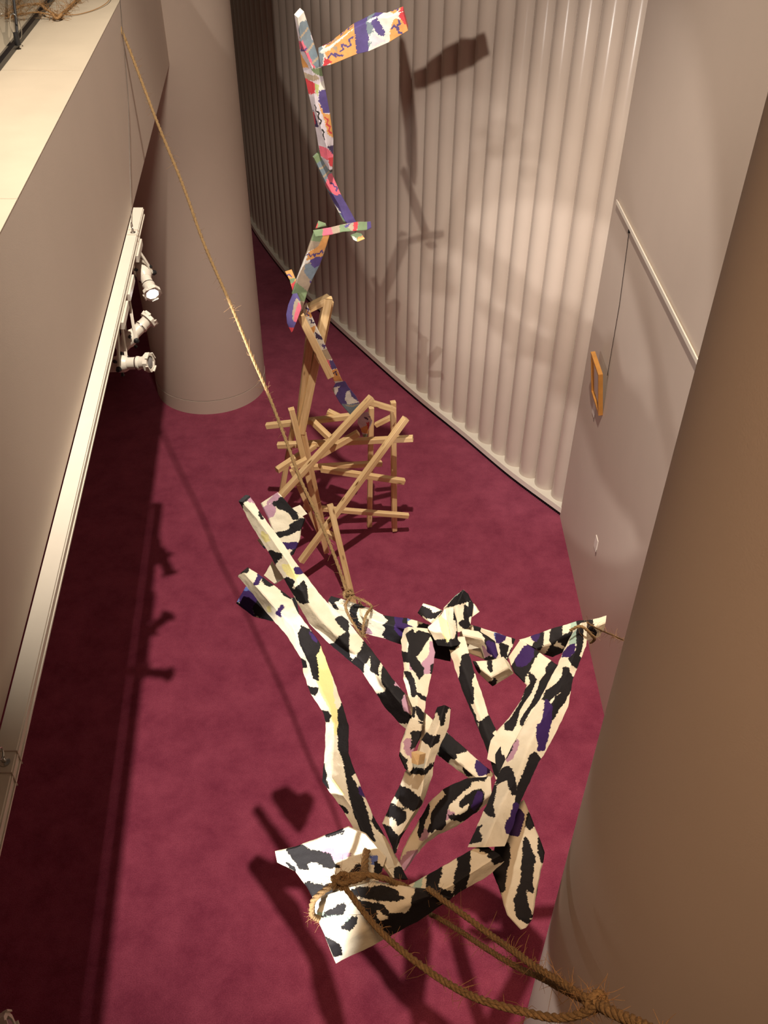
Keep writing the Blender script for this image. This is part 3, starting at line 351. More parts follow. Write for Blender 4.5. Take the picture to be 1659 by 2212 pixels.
# painted boards of the tower
BOARDS = [
 ('painted_post','lilac',3,[[(-455,4960,3996),(-432,4920,3989),(-406,4970,4007),(-429,5010,4015)],[(-442,4976,3881),(-424,4930,3881),(-372,4984,3890),(-390,5030,3889)],[(-435,5015,3762),(-375,4940,3759),(-333,4986,3759),(-393,5061,3761)],[(-421,5009,3693),(-373,4950,3693),(-325,5001,3701),(-373,5060,3702)],[(-404,5001,3607),(-371,4960,3619),(-309,4998,3603),(-342,5039,3592)],[(-388,5014,3519),(-364,4970,3532),(-297,5014,3520),(-321,5058,3507)],[(-370,5037,3349),(-318,4980,3355),(-285,5049,3381),(-338,5105,3374)],[(-357,5033,3283),(-314,4990,3292),(-287,5019,3289),(-330,5062,3280)],[(-322,5034,3222),(-308,5000,3215),(-295,5014,3211),(-309,5047,3217)]],
  [('white',0,[(-21,-45),(5,83),(40,63),(40,-22)]),('slate',0,[(26,8),(41,70),(252,71),(247,8),(143,4),(66,-18)]),('pink',0,[(125,-66),(113,11),(249,19),(254,7),(172,-8),(162,-80)]),('orange',0,[(172,-78),(252,-32),(266,-94)]),('green',0,[(244,-21),(261,79),(310,76),(282,19)]),('tan',0,[(284,-83),(282,19),(313,46),(310,0),(312,-81)]),('red',0,[(307,-84),(319,7),(382,4),(390,-74)]),('lime',0,[(325,7),(343,32),(400,19),(376,9)]),('white',0,[(326,38),(327,84),(363,81),(365,30)]),('purple',0,[(365,30),(367,79),(482,83),(484,41),(424,23)]),('orange',0,[(437,20),(484,41),(493,88),(662,91),(603,35),(497,31)]),('navy',0,[(459,-39),(555,-21),(558,-63)]),('red',0,[(478,-63),(478,-34),(543,-50),(543,-68)]),('pink',0,[(655,-68),(658,0),(719,44),(738,-12),(717,-66)]),('navy',0,[(650,0),(685,73),(719,44)]),('red',0,[(724,0),(725,51),(776,34),(766,1)]),('ink',0,[(797,-40),(781,36),(810,24),(813,-12)]),('tan',6,[(99,-17),(71,58)]),('tan',6,[(169,7),(138,77)]),('tan',6,[(225,12),(204,70)]),('ink',5,[(443,-13),(455,-2),(472,-9),(482,13),(508,-2),(522,15),(541,-5)]),('ink',5,[(567,3),(579,11),(591,-4),(614,-2)]),('purple',5,[(134,-37),(149,-23),(172,-56),(153,14)]),('red',5,[(509,40),(525,58),(549,42),(569,63),(589,46),(613,67)])]),
 ('painted_arm','white',2,[[(-331,4930,3766),(-340,4930,3834),(-343,4979,3844),(-335,4979,3776)],[(-275,4900,3784),(-284,4900,3864),(-286,4949,3874),(-278,4949,3795)],[(-149,4870,3839),(-158,4870,3957),(-160,4919,3968),(-150,4919,3850)],[(-87,4840,3860),(-53,4840,4011),(-54,4889,4022),(-87,4889,3871)],[(13,4810,3908),(1,4810,4016),(1,4859,4027),(13,4859,3919)],[(102,4780,3965),(77,4780,4048),(78,4829,4060),(103,4829,3977)]],
  [('orange',0,[(36,59),(217,117),(220,-5),(66,-4)]),('slate',0,[(-15,82),(29,55),(10,-6),(-10,-3)]),('red',0,[(29,38),(78,13),(10,-6)]),('tan',0,[(82,75),(115,74),(108,45)]),('purple',0,[(217,117),(276,139),(314,-2),(220,-5)]),('slate',0,[(272,139),(301,132),(316,91),(294,73),(278,99)]),('slate',0,[(292,52),(316,37),(310,15)]),('purple',0,[(293,138),(322,149),(385,58),(376,36),(353,53)]),('lilac',0,[(313,84),(386,13),(319,15)]),('orange',0,[(439,84),(504,48),(504,-5),(402,-2),(413,51)]),('red',0,[(470,82),(499,92),(505,19),(488,39)]),('green',0,[(499,92),(525,81),(508,27)]),('purple',5,[(128,43),(147,45),(136,68),(146,67),(175,48),(190,50),(182,79),(206,81)]),('purple',5,[(53,35),(75,49),(100,27),(95,44),(114,28),(139,20)]),('purple',5,[(422,50),(434,57),(445,44),(456,14),(470,5)]),('purple',5,[(463,65),(470,46),(451,50),(456,27)])]),
 ('painted_board','slate',3,[[(-404,5062,3276),(-393,5030,3278),(-364,5075,3292),(-375,5107,3290)],[(-355,5070,3152),(-341,5032,3160),(-303,5091,3177),(-316,5128,3169)],[(-332,5074,3087),(-310,5035,3096),(-254,5060,3070),(-277,5100,3062)],[(-296,5075,3009),(-267,5038,3017),(-214,5062,2995),(-243,5099,2987)],[(-244,5078,2898),(-221,5040,2904),(-169,5078,2899),(-192,5116,2893)]],
  [('green',0,[(0,-50),(-3,64),(37,52),(28,-51)]),('pink',0,[(126,39),(133,77),(220,70),(240,22),(220,-21),(184,-51)]),('purple',0,[(231,-44),(240,22),(217,71),(436,75),(432,-7),(322,-40)]),('white',0,[(298,-54),(329,-34),(358,-16),(361,-61)]),('green',0,[(361,-43),(432,-2),(442,-65)]),('tan',6,[(66,-10),(74,69)]),('tan',6,[(112,-11),(116,59)]),('purple',5,[(166,25),(172,41),(186,40),(192,56),(208,39)])]),
 ('painted_arm','tan',2,[[(-401,4980,2850),(-415,4980,2889),(-419,5035,2866),(-406,5035,2826)],[(-310,4980,2864),(-315,4980,2907),(-318,5035,2883),(-313,5035,2840)],[(-244,4980,2881),(-250,4980,2924),(-252,5035,2900),(-247,5035,2858)],[(-160,4980,2888),(-159,4980,2941),(-161,5035,2918),(-162,5035,2865)],[(-105,4980,2892),(-105,4980,2941),(-106,5035,2918),(-106,5035,2869)],[(-81,4980,2905),(-84,4980,2943),(-85,5035,2920),(-82,5035,2882)]],
  [('green',0,[(0,48),(61,47),(41,-4),(-9,-4)]),('pink',0,[(61,47),(104,46),(104,-3),(41,0)]),('green',0,[(152,45),(182,44),(226,-10),(146,-4)]),('purple',0,[(176,35),(220,48),(187,20)]),('red',0,[(234,60),(257,58),(247,-11),(223,-10)]),('green',0,[(257,58),(307,54),(304,-5),(252,-1)]),('purple',0,[(308,54),(341,39),(335,-8),(305,-2)])]),
 ('painted_fin','green',2,[[(-408,5070,2861),(-389,5070,2909),(-391,5098,2897),(-410,5098,2849)],[(-343,5070,2877),(-348,5070,2894),(-349,5098,2882),(-345,5098,2865)]],
  [('red',0,[(-7,-6),(3,44),(7,6)])]),
 ('painted_fin','green',2,[[(-203,5040,2836),(-165,5040,2854),(-166,5068,2842),(-204,5068,2824)],[(-186,5020,2816),(-138,5020,2856),(-139,5048,2844),(-187,5048,2804)],[(-162,5000,2813),(-119,5000,2832),(-120,5027,2821),(-162,5027,2801)]],
  [('orange',0,[(33,30),(50,73),(73,39),(77,-15)]),('white',0,[(8,7),(37,21),(66,-13),(27,-6)])]),
 ('painted_board','tan',3,[[(-423,5084,2834),(-413,5040,2851),(-327,5082,2816),(-336,5126,2798)],[(-469,5099,2708),(-458,5053,2723),(-361,5117,2704),(-372,5163,2688)],[(-503,5112,2620),(-492,5067,2636),(-393,5130,2614),(-404,5175,2598)],[(-543,5125,2522),(-532,5080,2539),(-444,5133,2515),(-456,5178,2499)],[(-579,5137,2419),(-569,5093,2437),(-482,5150,2419),(-493,5193,2400)],[(-562,5137,2371),(-550,5107,2384),(-502,5127,2359),(-514,5158,2346)],[(-548,5135,2300),(-541,5120,2300),(-523,5133,2297),(-530,5148,2297)]],
  [('white',0,[(121,-1),(91,89),(179,72),(226,7),(334,-12),(341,-73),(178,-51)]),('green',0,[(-3,-74),(-9,71),(56,61),(56,-17)]),('orange',0,[(10,61),(-5,107),(172,114),(191,11),(132,6),(92,58)]),('purple',0,[(192,37),(170,69),(172,120),(250,117),(258,76)]),('slate',0,[(225,11),(213,43),(265,98),(342,93),(288,34)]),('slate',0,[(256,91),(225,122),(334,123),(348,96)]),('green',0,[(378,-75),(359,5),(440,110),(492,62),(484,-4),(442,-73)]),('purple',0,[(351,86),(348,104),(376,105)]),('pink',0,[(507,2),(511,24),(562,8),(563,-25)]),('purple',5,[(158,-21),(143,11),(165,31),(144,41),(167,61),(144,60),(150,87),(122,92),(146,109)])]),
 ('painted_fin','orange',2,[[(-615,5170,2546),(-573,5170,2560),(-576,5197,2547),(-618,5197,2534)],[(-589,5165,2491),(-555,5165,2508),(-557,5192,2495),(-592,5192,2478)],[(-574,5160,2415),(-532,5160,2470),(-535,5187,2457),(-577,5187,2402)]],
  [('green',0,[(49,-3),(63,46),(103,6)]),('red',0,[(78,5),(86,65),(141,26),(117,-2)]),('purple',5,[(27,-2),(23,14),(43,21)])]),
 ('painted_fin','purple',2,[[(-566,5080,2443),(-539,5080,2447),(-541,5107,2434),(-569,5107,2429)],[(-598,5070,2374),(-522,5070,2406),(-525,5097,2392),(-601,5097,2360)],[(-613,5060,2315),(-516,5060,2355),(-519,5086,2342),(-616,5086,2301)],[(-611,5050,2256),(-544,5050,2284),(-547,5076,2270),(-614,5076,2241)],[(-588,5040,2198),(-577,5040,2208),(-580,5066,2194),(-591,5066,2184)]],
  [('tan',0,[(32,42),(87,112),(182,46),(159,40)]),('pink',0,[(65,73),(117,117),(198,60),(179,47)]),('red',0,[(202,-8),(230,36),(266,8)])]),
 ('painted_post','white',2,[[(-528,5200,2282),(-498,5200,2325),(-502,5244,2302),(-532,5244,2259)],[(-495,5217,2132),(-444,5217,2149),(-448,5260,2125),(-499,5260,2108)],[(-456,5233,2029),(-407,5233,2046),(-411,5277,2022),(-459,5277,2004)],[(-420,5250,1932),(-380,5250,1954),(-383,5293,1929),(-423,5293,1907)],[(-374,5267,1782),(-325,5267,1810),(-328,5309,1784),(-377,5309,1756)],[(-348,5283,1698),(-293,5283,1708),(-296,5326,1681),(-350,5326,1672)],[(-332,5300,1636),(-275,5300,1655),(-278,5342,1629),(-334,5342,1609)]],
  [('orange',0,[(36,28),(78,53),(116,54),(73,11)]),('orange',0,[(169,0),(167,54),(220,14)]),('navy',0,[(212,30),(273,57),(288,43),(260,13)]),('purple',0,[(320,22),(337,57),(366,28)]),('tan',0,[(366,9),(371,57),(460,53),(451,0)]),('pink',0,[(440,0),(461,35),(547,25),(510,-3)]),('purple',0,[(460,25),(473,62),(543,58),(539,22)]),('orange',0,[(545,1),(542,53),(658,58),(641,-3)]),('purple',5,[(26,31),(48,48),(63,20),(85,33)]),('navy',5,[(111,25),(123,38),(139,29),(145,54)]),('navy',5,[(573,10),(565,39),(595,33)])]),
 ('painted_board','purple',2,[[(-336,5290,1673),(-272,5290,1690),(-274,5324,1669),(-338,5324,1651)],[(-363,5300,1615),(-250,5300,1637),(-252,5334,1615),(-365,5334,1594)],[(-316,5310,1503),(-199,5310,1554),(-200,5343,1532),(-318,5343,1481)],[(-245,5320,1395),(-165,5320,1465),(-166,5353,1443),(-246,5353,1373)],[(-221,5330,1354),(-145,5330,1414),(-146,5363,1392),(-222,5363,1331)]],
  [('white',0,[(41,-9),(39,50),(81,33),(119,-11)]),('white',0,[(96,84),(94,109),(150,98),(232,115),(205,37),(162,46)]),('slate',0,[(182,6),(255,122),(353,60),(294,-21)]),('tan',6,[(207,25),(236,55),(245,102)])]),
 ('painted_board','lilac',2,[[(-185,5380,1360),(-120,5380,1380),(-121,5409,1360),(-186,5409,1340)],[(-196,5393,1272),(-86,5393,1288),(-87,5422,1268),(-197,5422,1253)],[(-171,5407,1204),(-116,5407,1194),(-117,5435,1174),(-172,5435,1184)],[(-156,5420,1130),(-130,5420,1128),(-130,5448,1108),(-157,5448,1109)]],
  [('red',0,[(101,63),(93,87),(179,53)]),('orange',0,[(162,-13),(124,62),(211,46),(198,-14)]),('navy',0,[(42,38),(45,97),(81,74)]),('green',0,[(225,-20),(212,42),(250,27),(252,-10)]),('white',0,[(36,54),(66,114),(105,104)])]),
]
# bare sticks of the tower: both ends in mm, section in mm
STICKS = [
 ((-90, 5320, 1540),(-771, 5050, 838),44),
 ((155, 5400, 1312),(-631, 5000, 264),44),
 ((-391, 5020, 813),(-211, 4720, 7),44),
 ((-429, 5080, 491),(-334, 4980, 507),40),
 ((-655, 5300, 1454),(-459, 5300, 88),42),
 ((-909, 5740, 1000),(-217, 5620, 1181),42),
 ((-813, 5580, 932),(212, 5460, 1090),42),
 ((-115, 5420, 1436),(66, 5560, 1281),40),
 ((63, 5640, 1293),(88, 5640, 24),40),
 ((-100, 5700, 1202),(-122, 5700, 16),38),
 ((-476, 5420, 830),(157, 5560, 604),42),
 ((-547, 5500, 786),(-22, 5680, 689),40),
 ((-637, 5450, 429),(198, 5580, 233),38),
 ((-66, 5720, 1028),(61, 5700, 1120),36),
 ((-537, 5500, 1219),(-369, 5400, 1096),42),
 ((-586, 5340, 1228),(-482, 5480, 126),40),
 ((-796, 5300, 908),(-507, 5560, 966),42),
 ((-672, 5200, 1007),(-558, 5240, 1053),44),
 ((-697, 5660, 1036),(-834, 5620, 378),38),
 ((-194, 5480, 1123),(-488, 5450, 934),44),
 ((-430, 5700, 1163),(-317, 5660, 1127),40),
 ((-693, 5360, 866),(-512, 5360, 232),34),
 ((-622, 5400, 1198),(-493, 5300, 2042),52),
 ((-603, 5340, 1224),(-368, 5340, 2286),54),
 ((-505, 5260, 2245),(-363, 5360, 2273),48),
 ((-537, 5150, 2264),(-369, 5240, 1761),50),
 ((-361, 5400, 2232),(-444, 5360, 1858),45),
]
ROPE_LONG = [(-1560,6150,4010),(-1500,5800,4005),(-1440,5450,4004),(-1446,5353,3954),(-1320,5096,3774),(-1155,4746,3547),(-1000,4433,3348),(-867,4127,3173),(-718,3838,3002),(-605,3597,2872),(-520,3421,2787),(-430,3214,2682),(-356,3031,2606),(-270,2855,2538),(-202,2692,2485),(-141,2526,2428)]
LOOP_A = [(-131,2498,2442),(-146,2470,2439),(-147,2448,2429),(-131,2425,2401),(-100,2400,2356),(-85,2429,2298),(-73,2517,2216),(-70,2575,2254),(-100,2556,2356)]
LOOP_B = [(-117,2512,2427),(-71,2515,2399),(-47,2503,2385),(-55,2452,2417),(-69,2431,2408),(-78,2414,2373),(-83,2418,2315),(-86,2469,2253),(-93,2570,2217)]
ROPE_LOW_A = [(-107,1155,2774),(-76,1112,2786),(-40,1054,2810),(6,980,2861),(48,919,2914),(106,845,2981),(150,791,3041),(197,737,3116),(258,691,3186),(313,650,3262),(351,632,3333),(366,631,3378)]
ROPE_LOW_B = [(123,1184,2685),(149,1135,2736),(199,1055,2811),(254,967,2892),(290,889,2986),(320,813,3083),(346,748,3176),(365,689,3261),(371,637,3354)]
ROPE_LOW_C = [(141,1244,2416),(164,1203,2475),(216,1108,2596),(266,987,2762),(311,896,2887),(342,830,2994),(366,757,3110),(376,687,3243),(376,648,3321)]
ROPE_TAIL = [(369,643,3346),(374,612,3401),(387,588,3436),(403,555,3490),(417,510,3560)]
BIND_A = [(-108,1160,2765),(-87,1170,2777),(-42,1182,2760),(6,1181,2743),(37,1193,2695),(68,1200,2657),(135,1200,2549)]
BIND_B = [(-108,1160,2765),(-132,1152,2756),(-161,1139,2740),(-179,1131,2716),(-182,1123,2690),(-182,1127,2649),(-157,1155,2558)]
BIND_C = [(-42,1285,2696),(-46,1255,2707),(-46,1224,2717),(-46,1187,2750),(-66,1164,2770),(-95,1155,2774)]
TIE = [(675,2213,2569),(701,2209,2595),(724,2204,2589),(749,2204,2559),(772,2220,2516),(772,2252,2460)]
TIE_STRING = [(740,2245,2576),(791,2272,2515),(883,2366,2378),(1004,2519,2172),(1306,2852,1714)]
PLUG = [(83,1505,2839),(106,1491,2846),(101,1472,2824),(84,1485,2815)]

# ------------------------------------------------------------------ the setting
bm = bmesh.new(); box(bm, -3.6, 1.75, -2.5, 15, -.1, 0)
struct(obj('floor', bm, M['carpet']), 'burgundy carpet with soft mottled pile')

def face_x(y): return -.782 - .116 * y          # line of the balcony front on plan
ZB, ZT = 3.17, 3.98
def skew(bm, o0, o1, y0, y1, z0, z1):             # block that runs along the balcony front
    p = []
    for z in (z0, z1): p += [(face_x(y0) + o0, y0, z), (face_x(y0) + o1, y0, z), (face_x(y1) + o1, y1, z), (face_x(y1) + o0, y1, z)]
    hexa(bm, p)
bm = bmesh.new(); skew(bm, -.36, 0, -2.5, 7.45, ZB, ZT - .003)
wl = struct(obj('wall_left', bm, M['wall']), 'plain balcony front wall above the lighting track')
bm = bmesh.new(); skew(bm, -.95, .0005, -2.5, 2.62, ZT - .003, ZT); obj('ledge_slab', bm, M['stone'], wl)
bm = bmesh.new(); skew(bm, -.95, .0005, 2.624, 4.0, ZT - .003, ZT); obj('ledge_slab', bm, M['stone'], wl)
bm = bmesh.new(); skew(bm, -.95, .0005, 4.004, 9.5, ZT - .003, ZT); obj('ledge_slab', bm, M['stone'], wl)
bm = bmesh.new(); skew(bm, -2.0, -.365, -2.5, 9.5, ZB, ZB + .2); obj('soffit', bm, M['wall'], wl)
bm = bmesh.new(); skew(bm, -1.15, -.95, -2.5, 9.5, ZB + .2, ZT + 1.6); obj('parapet_backing', bm, M['wall'], wl)
bm = bmesh.new(); skew(bm, -1.75, -1.65, -2.5, 9.5, 0, ZB); obj('recess_wall', bm, M['wall'], wl)  # unseen wall, added to keep ambient light out from under the balcony

# curved back wall: plan line of the ledge front
GP = [(1.51, 5.83), (1.12, 6.36), (.74, 6.96), (.32, 7.60), (-.15, 8.38), (-.70, 9.33), (-1.21, 10.32), (-1.80, 11.75), (-2.25, 13.2), (-2.5, 14.4)]
G = [Vector((p.x, p.y)) for p in spline([(x, y, 0) for x, y in GP], .05)]
GL = [0.0]
for a, b in zip(G, G[1:]): GL.append(GL[-1] + (b - a).length)
def along(s):
    i = 0
    while i < len(G) - 2 and GL[i + 1] < s: i += 1
    t = (s - GL[i]) / (GL[i + 1] - GL[i]); p = G[i].lerp(G[i + 1], t); d = (G[i + 1] - G[i]).normalized()
    return p, d, Vector((d.y, -d.x))
def strip(bm, o0, o1, z0, z1, s0=0, s1=None, step=.12):
    s1 = s1 or GL[-1]; n = max(1, int((s1 - s0) / step)); rows = []
    for i in range(n + 1):
        p, d, nn = along(s0 + (s1 - s0) * i / n)
        a = p + nn * o0; b = p + nn * o1
        rows.append([bm.verts.new((a.x, a.y, z0)), bm.verts.new((b.x, b.y, z0)), bm.verts.new((b.x, b.y, z1)), bm.verts.new((a.x, a.y, z1))])
    for r, q in zip(rows, rows[1:]):
        for k in range(4): bm.faces.new((r[k], r[(k + 1) % 4], q[(k + 1) % 4], q[k]))
    bm.faces.new(rows[0]); bm.faces.new(rows[-1][::-1])
bm = bmesh.new(); strip(bm, .14, .24, .10, 5.3)
wb = struct(obj('wall_back', bm, M['rib']), 'curved wall clad in upright half-round white ribs')
RIB_W = .2035; rib_me = None
n_rib = int((GL[-1] - .02) / RIB_W)
for i in range(n_rib):
    p, d, nn = along(.04 + RIB_W * (i + .5)); c = p + nn * .135
    if rib_me is None:
        bm = bmesh.new(); rows = []
        prof = [(-.1005, 0)] + [(-.1 * math.cos(math.pi * k / 14), .096 * math.sin(math.pi * k / 14)) for k in range(1, 14)] + [(.1005, 0)]
        for z in (.098, 1.8, 3.5, 5.3): rows.append([bm.verts.new((x, -y, z)) for x, y in prof])
        for r, q in zip(rows, rows[1:]):
            for k in range(len(prof) - 1): bm.faces.new((r[k], r[k + 1], q[k + 1], q[k]))
        bm.faces.new(rows[0]); bm.faces.new(rows[-1])
        o = obj('rib', bm, M['rib'], wb, 50); rib_me = o.data
    else:
        o = bpy.data.objects.new('rib', rib_me); COL.objects.link(o); o.parent = wb
    o.matrix_world = Matrix(((d.x, nn.x, 0, c.x), (d.y, nn.y, 0, c.y), (0, 0, 1, 0), (0, 0, 0, 1)))
bm = bmesh.new(); strip(bm, 0, .22, .046, .098)
bb = struct(obj('baseboard_back', bm, M['ledge']), 'low white ledge below the ribbed wall')
bm = bmesh.new(); strip(bm, .022, .06, 0, .046); obj('vent_recess', bm, M['dark'], bb)
bm = bmesh.new()
for i in range(150):
    p, d, nn = along(.02 + i * .02); a = p + nn * .012; b = p + nn * .024; e = d * .005
    hexa(bm, [(a.x, a.y, .004), (b.x, b.y, .004), (b.x + e.x, b.y + e.y, .004), (a.x + e.x, a.y + e.y, .004), (a.x, a.y, .044), (b.x, b.y, .044), (b.x + e.x, b.y + e.y, .044), (a.x + e.x, a.y + e.y, .044)])
o = obj('vent_grille', bm, M['black'], bb); o['kind'] = 'stuff'

bm = bmesh.new(); box(bm, 1.5, 1.62, -2.5, 5.86, 0, 5.3)
struct(obj('wall_right', bm, M['wall']), 'smooth pale wall at the right of the ribbed wall')
bm = bmesh.new(); box(bm, 1.488, 1.5, -1, 5.74, 2.760, 2.772); box(bm, 1.485, 1.490, -1, 5.74, 2.760, 2.784)
struct(obj('trim_1', bm, M['ledge']), 'thin white picture rail on the right wall')

def column(name, x, y, r, label):
    e = empty(name, (x, y, 0)); tag(e, label, 'column')
    bm = bmesh.new(); lathe(bm, [(r, .152), (r, 2.0), (r, 5.3)], 96); obj('shaft', bm, M['wall'], e, 40)
    bm = bmesh.new(); lathe(bm, [(r - .006, .14), (r - .006, .16)], 96); obj('shadow_gap', bm, M['dark'], e, 40)
    bm = bmesh.new(); lathe(bm, [(r + .003, 0), (r + .003, .146)], 96); obj('base_ring', bm, M['wall'], e, 40)
    return e
column('round_column', -1.773, 7.917, .548, 'pale round column standing on the carpet where the balcony front ends')
column('round_column', 1.064, 1.19, .55, 'large smooth brownish column close by at the right edge')

# ------------------------------------------------------------------ balcony edge: glass, cable, twine, track
e = empty('glass_balustrade', (face_x(3) - .345, 3, ZT)); tag(e, 'clear glass balustrade pane in a dark metal channel on the pale ledge', 'balustrade')
bm = bmesh.new(); skew(bm, -.372, -.338, -1.5, 6.4, ZT, ZT + .022); o = obj('channel', bm, M['dark'], e); o.matrix_parent_inverse = Matrix.Translation(-e.location)
bm = bmesh.new(); skew(bm, -.360, -.350, -1.5, 6.4, ZT + .01, ZT + 1.05); o = obj('pane', bm, M['glass'], e); o.matrix_parent_inverse = Matrix.Translation(-e.location)

rnd = random.Random(4)
def local(o, e):
    o.matrix_parent_inverse = Matrix.Translation(-e.location); return o
ex = empty('safety_cable', (-1.614, 4.32, ZT + .02)); tag(ex, 'short black cable clipped with a wire loop to the dark channel of the glass', 'cable')
bm = bmesh.new(); tube(bm, spline([(-1.612, 4.33, ZT + .03), (-1.622, 4.40, ZT + .10), (-1.66, 4.58, ZT + .28), (-1.76, 5.0, ZT + .60)], .03), .006, 8); local(obj('cable', bm, M['black'], ex, 40), ex)
bm = bmesh.new(); tube(bm, [Vector((-1.615 + .022 * math.cos(a), 4.36, ZT + .085 + .05 * math.sin(a))) for a in [k * math.pi / 8 for k in range(17)]], .0022, 5); local(obj('loop', bm, M['steel'], ex, 40), ex)
bm = bmesh.new(); lathe(bm, [(.012, 0), (.014, .01), (.010, .05)], 12, Matrix.Translation((-1.612, 4.33, ZT + .018))); local(obj('clip', bm, M['black'], ex, 40), ex)

ex = empty('frayed_twine', (-1.59, 4.88, ZT)); tag(ex, 'frayed brown twine lying over the pale ledge with a small knot', 'twine')
ta = [(-1.60, 5.60, ZT + .03), (-1.605, 5.35, ZT + .02), (-1.60, 5.10, ZT + .015), (-1.592, 4.88, ZT + .016)]
tb = [(-1.592, 4.88, ZT + .016), (-1.66, 4.93, ZT + .04), (-1.71, 4.99, ZT + .05), (-1.79, 4.96, ZT + .045), (-1.85, 4.90, ZT + .02), (-1.88, 5.10, ZT + .02), (-1.93, 5.5, ZT + .03)]
tc = [(-1.592, 4.88, ZT + .016), (-1.68, 4.90, ZT + .03), (-1.76, 4.88, ZT + .03), (-1.84, 4.84, ZT + .015)]
P = []
for q, r in ((ta, .006), (tb, .0065), (tc, .004)):
    bm = bmesh.new(); P += rope_strands(bm, q, r, .05); local(obj('strand', bm, M['twine'], ex, 60), ex)
bm = bmesh.new(); fibres(bm, P, .012, 480, rnd, .03, .11, .0010); o = local(obj('loose_fibre', bm, M['twine'], ex), ex); o['kind'] = 'stuff'
bm = bmesh.new(); rope_strands(bm, [Vector((-1.592 + .018 * math.cos(a), 4.88 + .022 * math.sin(a), ZT + .02 + .006 * math.cos(2 * a))) for a in [k * .6 for k in range(15)]], .007, .03); local(obj('knot', bm, M['twine'], ex, 60), ex)
bm = bmesh.new(); tube(bm, spline([(-1.59, 4.95, ZT + .012), (-1.53, 4.99, ZT + .005), (-1.47, 5.10, ZT + .005), (-1.44, 5.24, ZT + .01), (-1.45, 5.4, ZT + .02)], .02), .0022, 5); local(obj('thin_string', bm, M['twine'], ex, 60), ex)

e = empty('lighting_track', (face_x(2), 2, ZB - .06)); tag(e, 'long white lighting track under the balcony front with clipped spotlights', 'lighting track')
bm = bmesh.new(); skew(bm, .004, .054, -2.5, 4.60, ZB - .050, ZB - .002); local(obj('rail', bm, M['white'], e), e)
bm = bmesh.new(); skew(bm, .054, .057, -2.5, 4.60, ZB - .016, ZB - .010); skew(bm, .054, .057, -2.5, 4.60, ZB - .044, ZB - .038); local(obj('rail_lip', bm, M['white'], e), e)
for y in (1.24, 4.28):
    x = face_x(y) + .034
    bm = bmesh.new(); lathe(bm, [(.013, 0), (.013, .004), (.006, .006), (.005, .02)], 16, Matrix.Translation((x, y, ZB - .002))); h = local(obj('hanger_disc', bm, M['steel'], e, 40), e)
    bm = bmesh.new(); tube(bm, [Vector((x, y + .012 * math.cos(a), ZB + .034 + .016 * math.sin(a))) for a in [k * math.pi / 8 for k in range(17)]], .0022, 6); local(obj('hanger_hook', bm, M['steel'], e, 40), e)
    for q in (-.03, .03):
        bm = bmesh.new(); skew(bm, .008, .058, y + q, y + q + .002, ZB - .052, ZB + .001); local(obj('joint_seam', bm, M['wall'], e), e)
y = 4.28; x = face_x(y)
bm = bmesh.new(); tube(bm, [(x + .034, y, ZB + .045), (face_x(4.9) + .03, 4.9, ZB + .47), (face_x(5.34) + .003, 5.34, ZT + .004)], .0016, 5)
tag(obj('suspension_wire', bm, M['steel'], None, 40), 'thin grey wire from the track end up to the ledge', 'wire')

